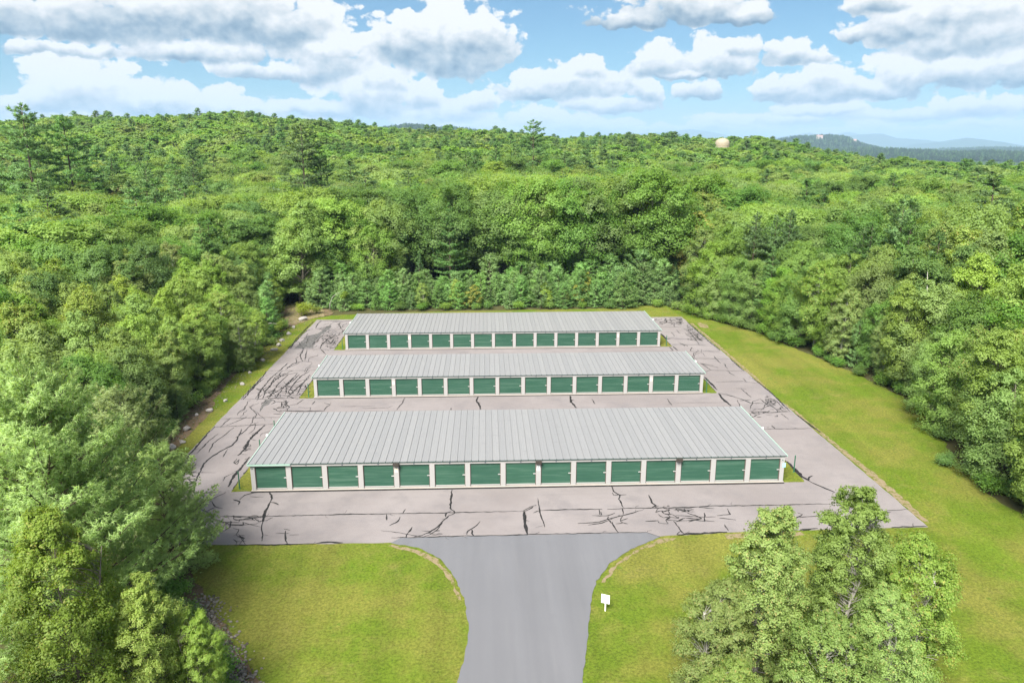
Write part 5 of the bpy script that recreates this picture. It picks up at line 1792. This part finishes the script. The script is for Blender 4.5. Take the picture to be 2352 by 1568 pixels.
# emergent pines and single trees that stand out
for kind, nm, x, y, top, rz, lab in [
        ('tall_pine', 'pine_tree', -85, 120, 38.2, 0.3, 'tall ragged pine sticking above the skyline at the far left'),
        ('tall_pine', 'pine_tree', -79, 126, 36.0, 2.3, 'second ragged pine beside the tallest one at the far left'),
        ('tall_pine', 'pine_tree', -27.1, 140, 34.5, 1.2, 'tall broad pine standing out of the wood left of centre'),
        ('pine', 'pine_tree', -23.0, 143, 30.0, 2.2, 'pine close at the right of the tall broad pine left of centre'),
        ('tall_pine', 'pine_tree', 36.7, 200, 37.5, 4.0, 'tall pine with an open top rising above the skyline in the centre'),
        ('pine', 'pine_tree', 30.5, 198, 29.0, 0.2, 'dark pine just left of the tall centre pine'),
        ('pine2', 'pine_tree', 24.0, 205, 30.5, 1.0, 'dark pine second left of the tall centre pine'),
        ('pine2', 'pine_tree', 40.5, 196, 26.5, 3.0, 'dark pine just right of the tall centre pine'),
        ('lone_pine', 'pine_tree', 13.3, 81.5, 18.2, 0.5, 'slender light green pine with bare trunk behind the farthest building'),
        ('spruce', 'spruce_tree', 7.5, 80.5, 9.5, 0.5, 'short blue-green spruce left of the slender pine behind the farthest building'),
        ('edge_ash', 'broadleaf_tree', -1.5, 81.5, 15.5, 0.5, 'light green tree in front of the dark wood behind the farthest building, left part')]:
    z = float(hz(x, y))
    p = PR[kind]
    o = plant(kind, nm, x, y, (top - z) / p['H'], rz, None, 1.3 if kind == 'tall_pine' else 1.0)
    tag(o, lab, 'pine tree' if 'pine' in nm else 'spruce tree' if 'spruce' in nm else 'broadleaf tree', 'single trees that stand out')

# young pines planted behind the farthest building and at its left corner
rng = np.random.default_rng(8)
c_ = 0
for rowi, (y0, hb_) in enumerate([(74.3, 4.6), (76.6, 5.8), (79.0, 6.8)]):
    x = -11.5 + rowi * 0.8
    k_ = 0
    while x < 54:
        hgt = hb_ * rng.uniform(0.6, 1.3) * np.interp(x, [-10, 10, 30, 50], [0.85, 0.95, 1.12, 1.2])
        kind = ('young_pine', 'young_pine2', 'young_pine3')[int(rng.integers(3))]
        k_ += 1
        o = plant(kind, 'young_pine_tree', x + rng.normal() * 0.3, y0 + rng.normal() * 0.9, hgt / PR[kind]['H'], rng.uniform(0, 6.28), None, rng.uniform(1.1, 1.6))
        tag(o, f'{ordinal(k_)} young blue-green pine from the left in the {("front", "middle", "rear")[rowi]} row behind the farthest building', 'pine tree', 'young pines behind the farthest building')
        x += rng.uniform(1.3, 2.9)
for k_, (x, y, hgt) in enumerate([(-13.4, 52.5, 6.4), (-14.6, 56.0, 7.0), (-13.9, 49.0, 5.4), (-16.0, 60.5, 6.8), (-16.8, 66, 6.6), (-18.2, 71, 7.2), (-14.2, 14.5, 5.0), (-13.2, 17.5, 3.6), (-14.6, 21.0, 5.5)]):
    o = plant('young_pine2', 'young_pine_tree', x, y, hgt / 7.0, k_ * 1.7, None, 1.25)
    tag(o, f'{ordinal(k_ + 1)} young blue-green pine at the left wood edge, counted toward the far corner' if k_ < 6 else f'{ordinal(k_ - 5)} low young pine at the near left wood edge above the boulders', 'pine tree', 'young pines at the left wood edge')

# shrubs, saplings and ferns at the wood edge
LOW = []
for x, y, hgt in [(54.6, 70.6, 1.5), (55.9, 68.8, 1.4), (56.3, 66.6, 1.5), (57.3, 64.8, 1.3), (58.2, 63.0, 1.4), (59.4, 61.2, 1.3), (60.5, 59.8, 1.2), (61.8, 58.2, 1.3), (62.7, 56.2, 1.4), (63.3, 54.2, 1.3), (64.2, 51.5, 1.3)]:
    LOW.append(('shrub', x, y, hgt, 'right'))
for y in np.arange(48, -6, -3.4):
    xr = np.interp(y, [p[1] for p in RIGHT[::-1]], [p[0] for p in RIGHT[::-1]])
    LOW.append(('shrub2', float(xr + 0.7 + rng.normal() * 0.4), float(y + rng.normal()), float(rng.uniform(0.9, 1.9)), 'right'))
for y in np.arange(4, 62, 2.6):
    LOW.append((('shrub2', 'shrub')[int(rng.integers(2))], float(-13.3 + rng.normal() * 0.35), float(y + rng.normal() * 0.6), float(rng.uniform(0.8, 1.8)), 'left'))
for x in np.arange(-7, 52, 4.1):
    LOW.append((('shrub2', 'shrub')[int(rng.integers(2))], float(x + rng.normal()), float(72.9 + rng.normal() * 0.3), float(rng.uniform(0.8, 1.5)), 'back'))
for x_, y_, h_ in ((3.6, -21.2, 1.5), (5.0, -23.0, 1.8), (1.6, -18.4, 1.4), (-0.4, -15.6, 1.5), (6.2, -25.0, 1.3), (2.6, -20.4, 1.2), (-2.4, -13.2, 1.3)):
    LOW.append(('shrub2', x_, y_, h_, 'bed'))
LOW += [('shrub2', 62.3, 2.9, 1.2, 'lone'), ('yellow_shrub', -11.6, 68.4, 2.2, 'yellow'), ('yellow_shrub', -9.9, 70.2, 1.2, 'yellow2')]
cnt = {}
for kind, x, y, hgt, zn in LOW:
    cnt[zn] = cnt.get(zn, 0) + 1
    o = plant(kind, 'shrub', x, y, hgt / PR[kind]['H'], rng.uniform(0, 6), 0.02, rng.uniform(1.0, 1.5), ('stem', 'foliage'))
    lab = {'right': f'{ordinal(cnt[zn])} low green shrub from the far corner along the right lawn edge', 'left': f'{ordinal(cnt[zn])} low shrub from the near end along the left verge', 'back': f'{ordinal(cnt[zn])} low shrub from the left at the foot of the young pines',
           'bed': f'{ordinal(cnt[zn])} dark green bush counted along the rubble strip under the left foreground trees', 'lone': 'small dark green shrub standing out from the right wood edge onto the lawn', 'yellow': 'bright yellow-green bush on the sandy bank at the far left corner', 'yellow2': 'small yellow-green bush right of the bright bush on the sandy bank'}[zn]
    tag(o, lab, 'shrub', 'low shrubs at the wood edge')
for k_ in range(14):
    t = k_ / 13
    x, y = 64.0 + 0.5 * math.sin(k_ * 2.1) - 0.8 * t, -1.5 - 9 * t
    o = plant('fern', 'fern', x + 0.5, y, 0.9 + 0.3 * ((k_ * 7) % 5) / 5, k_ * 1.1, 0.02, 1.0, ('stalk', 'frond'))
    tag(o, f'{ordinal(k_ + 1)} yellow-green fern from the far end in the bed at the right picture edge', 'fern', 'ferns at the right picture edge')
# autumn-tinted and light saplings among the young pines
for k_, (kind, x, y, hgt, lab) in enumerate([('autumn', 17.6, 73.6, 4.4, 'yellow-brown round bush before the young pines, centre'), ('birch', 14.5, 73.8, 5.2, 'slim yellow-green sapling left of the yellow-brown bush'), ('birch', 31.5, 73.6, 4.6, 'slim yellow-green sapling among the young pines, right of centre'),
                                             ('aspen', 8.8, 73.6, 4.8, 'pale green sapling before the young pines, left part'), ('autumn', 37.5, 75.6, 6.0, 'orange-tinted small tree among the young pines, right part'), ('aspen', 34.5, 73.3, 3.8, 'pale brownish sapling beside the orange-tinted small tree'),
                                             ('aspen', -11.9, 35.5, 7.5, 'slim light sapling leaning over the left verge, middle'), ('birch', -12.2, 41.0, 7.0, 'slim yellow-green sapling at the left verge, farther one')]):
    o = plant(kind, 'sapling', x, y, hgt / PR[kind]['H'], k_ * 1.9, None, 1.25)
    tag(o, lab, 'sapling', 'saplings at the wood edge')


# bent pale birch stems
def bent(x, y, pts, r, lab):
    o = obj('bent_birch', None, None, (x, y, float(hz(x, y))))
    MB().tube(pts, [r * (1 - 0.8 * k / (len(pts) - 1)) for k in range(len(pts))], 6).build('trunk', MATS['bark_birch'], o, True)
    P = PR['birch']['crown']
    tip = pts[-1]
    c = obj('crown', P, o, (tip[0], tip[1], tip[2] - 1.0))
    c.scale = (0.28, 0.28, 0.13)
    tag(o, lab, 'birch tree')


bent(60.6, 67.5, [(0, 0, 0), (-0.6, 0, 2.5), (-1.4, 0, 4.8), (-3.0, 0.2, 6.4), (-4.8, 0.4, 6.9)], 0.13, 'pale birch stem bent over to the left at the far right lawn corner')
bent(-13.0, 46.0, [(0, 0, 0), (0.2, -0.2, 2.0), (0.8, -0.3, 3.4), (2.0, -0.4, 4.1), (3.4, -0.5, 4.0)], 0.09, 'pale birch stem bowed over the left verge')
bent(-8.0, 72.0, [(0, 0, 0), (0.1, 0, 1.4), (0.6, 0, 2.6), (1.5, 0, 3.3), (2.6, 0, 3.2)], 0.07, 'small bowed birch stem behind the sandy bank')
for x, y, hgt, lab in [(63.5, 60, 10.0, 'bare pale trunk leaning in the right wood, far one'), (76, 30, 13.5, 'bare pale trunk standing in the right wood, middle'), (81, 42, 14, 'dead grey stem rising above the right wood'), (-21, 42, 10.5, 'thin white birch trunk standing in the left wood'), (-92, 105, 20, 'dead grey snag in the far left wood')]:
    o = obj('dead_tree', None, None, (x, y, float(hz(x, y))))
    MB().tube([(0, 0, 0), (-0.5, 0, hgt * .4), (-0.7, .2, hgt * .75), (-1.2, .1, hgt)], [0.16, 0.12, 0.08, 0.02], 6).build('trunk', MATS['bark_birch'], o, True)
    MB().tube([(-0.6, 0, hgt * .6), (-1.6, .3, hgt * .8)], [0.06, 0.015], 4).tube([(-0.65, .1, hgt * .68), (.4, -.2, hgt * .9)], [0.05, 0.012], 4).build('branch', MATS['bark_birch'], o, True)
    tag(o, lab, 'dead tree')


# ------------------------------------------------------------------ the rest of the wood, one mass
def mass(name, label, X, Y, Z, S, SX, ROT, K):
    kinds = sorted(set(K))
    coll = bpy.data.collections.new(name + '_sources')
    for i, k in enumerate(kinds):
        p = PR[k]
        tm, cm = p['trunk'], p['crown']
        import bmesh
        src = bpy.data.objects.new(f'{i:02d}_{k}', joined(tm, cm))
        coll.objects.link(src)
    me = bpy.data.meshes.new(name)
    me.from_pydata(list(zip(X.tolist(), Y.tolist(), Z.tolist())), [], [])
    for nm, typ, dat in (('idx', 'INT', [kinds.index(k) for k in K]), ('rot', 'FLOAT', ROT), ('scl', 'FLOAT', S), ('sx', 'FLOAT', SX)):
        at = me.attributes.new(nm, typ, 'POINT')
        at.data.foreach_set('value', np.asarray(dat, np.int32 if typ == 'INT' else np.float32))
    o = obj(name, me)
    ng = bpy.data.node_groups.new(name + '_nodes', 'GeometryNodeTree')
    ng.interface.new_socket('Geometry', in_out='INPUT', socket_type='NodeSocketGeometry')
    ng.interface.new_socket('Geometry', in_out='OUTPUT', socket_type='NodeSocketGeometry')
    N, L = ng.nodes, ng.links
    gi, go = N.new('NodeGroupInput'), N.new('NodeGroupOutput')
    ci = N.new('GeometryNodeCollectionInfo')
    ci.inputs['Collection'].default_value = coll
    ci.inputs['Separate Children'].default_value = True
    ci.inputs['Reset Children'].default_value = True
    ip = N.new('GeometryNodeInstanceOnPoints')
    ip.inputs['Pick Instance'].default_value = True

    def attr(nm, typ):
        a_ = N.new('GeometryNodeInputNamedAttribute')
        a_.data_type = typ
        a_.inputs['Name'].default_value = nm
        return a_.outputs[0]
    L.new(gi.outputs[0], ip.inputs['Points'])
    L.new(ci.outputs[0], ip.inputs['Instance'])
    L.new(attr('idx', 'INT'), ip.inputs['Instance Index'])
    cr_ = N.new('ShaderNodeCombineXYZ')
    L.new(attr('rot', 'FLOAT'), cr_.inputs[2])
    L.new(cr_.outputs[0], ip.inputs['Rotation'])
    cs = N.new('ShaderNodeCombineXYZ')
    for j, nm in enumerate(('sx', 'sx', 'scl')):
        L.new(attr(nm, 'FLOAT'), cs.inputs[j])
    L.new(cs.outputs[0], ip.inputs['Scale'])
    L.new(ip.outputs[0], go.inputs[0])
    md = o.modifiers.new('trees', 'NODES')
    md.node_group = ng
    stuff(o, label, 'wood')
    return o


_join = {}


def joined(tm, cm):
    """trunk and crown in one mesh for the wood mass"""
    if cm.name in _join:
        return _join[cm.name]
    vs_, fs, mi = [], [], []
    off = 0
    ns_ = []
    for j, me in enumerate((tm, cm)):
        nv_ = np.empty(len(me.vertices) * 3, np.float32)
        if 'custom_normal' in me.attributes:
            me.attributes['custom_normal'].data.foreach_get('vector', nv_)
        else:
            me.vertex_normals.foreach_get('vector', nv_)
        ns_.append(nv_)
        v = np.empty(len(me.vertices) * 3, np.float32)
        me.vertices.foreach_get('co', v)
        vs_.append(v.reshape(-1, 3))
        ls = np.empty(len(me.loops), np.int32)
        me.loops.foreach_get('vertex_index', ls)
        lt = np.empty(len(me.polygons), np.int32)
        me.polygons.foreach_get('loop_total', lt)
        fs.append((ls + off, lt))
        mi.append(np.full(len(lt), j, np.int32))
        off += len(v) // 3
    me = bpy.data.meshes.new('wood_tree')
    V = np.concatenate(vs_)
    LS, LT = np.concatenate([f[0] for f in fs]), np.concatenate([f[1] for f in fs])
    me.vertices.add(len(V))
    me.vertices.foreach_set('co', V.ravel())
    me.loops.add(len(LS))
    me.loops.foreach_set('vertex_index', LS)
    me.polygons.add(len(LT))
    me.polygons.foreach_set('loop_start', np.concatenate([[0], np.cumsum(LT)[:-1]]).astype(np.int32))
    me.polygons.foreach_set('loop_total', LT)
    me.update(calc_edges=True)
    me.materials.append(tm.materials[0])
    me.materials.append(cm.materials[0])
    me.polygons.foreach_set('material_index', np.concatenate(mi))
    me.polygons.foreach_set('use_smooth', np.ones(len(LT), bool))
    at = me.attributes.new('custom_normal', 'FLOAT_VECTOR', 'POINT')
    at.data.foreach_set('vector', np.concatenate(ns_))
    me.update()
    _join[cm.name] = me
    return me


rest = ~sel
S_ = np.array([TH[i] / PR[TK[i]]['H'] for i in range(n)])
SX_ = S_ * (1.0 + 0.4 * u1) * np.where(TRr > 240, 1.35, 1.25)
mass('forest', 'continuous green mixed wood stretching back to the ridge', TX[rest], TY[rest], hz(TX[rest], TY[rest]) - 0.1, S_[rest], SX_[rest], u1[rest] * 6.28, list(TK[rest]))
rng = np.random.default_rng(15)
HX, HY, HZ = [], [], []
for V, cnt_ in ((HILL1, 2600), (HILL2, 2600), (HILL3, 3000), (HILL4, 1500)):
    i = rng.uniform(3, V.shape[0] // 2 + 1.5, cnt_)
    j = rng.uniform(0, V.shape[1] - 1.01, cnt_)
    i0, j0 = i.astype(int), j.astype(int)
    fi, fj = (i - i0)[:, None], (j - j0)[:, None]
    p = V[i0, j0] * (1 - fi) * (1 - fj) + V[i0 + 1, j0] * fi * (1 - fj) + V[i0, j0 + 1] * (1 - fi) * fj + V[i0 + 1, j0 + 1] * fi * fj
    HX.append(p[:, 0]); HY.append(p[:, 1]); HZ.append(p[:, 2])
HX, HY, HZ = map(np.concatenate, (HX, HY, HZ))
s = rng.uniform(0.7, 1.25, len(HX))
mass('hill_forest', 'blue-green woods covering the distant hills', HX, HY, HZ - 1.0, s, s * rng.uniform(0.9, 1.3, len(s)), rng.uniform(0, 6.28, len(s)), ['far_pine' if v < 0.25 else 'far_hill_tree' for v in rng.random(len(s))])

# ------------------------------------------------------------------ haze: the air out to the mountains
HAZE = 8.5e-5
m, nb, out = new_mat('air')
pv = nb.n.new('ShaderNodeVolumePrincipled')
pv.inputs['Color'].default_value = (0.50, 0.74, 1.0, 1)
pv.inputs['Density'].default_value = HAZE
pv.inputs['Anisotropy'].default_value = 0.0
nb.l.new(pv.outputs[0], out.inputs['Volume'])
hzb = MB().box(CAM.x - 33000, CAM.x + 33000, CAM.y - 33000, CAM.y + 33000, -75, 620).build('haze', m)
stuff(hzb, 'thin blue air haze over the distant hills', 'haze')
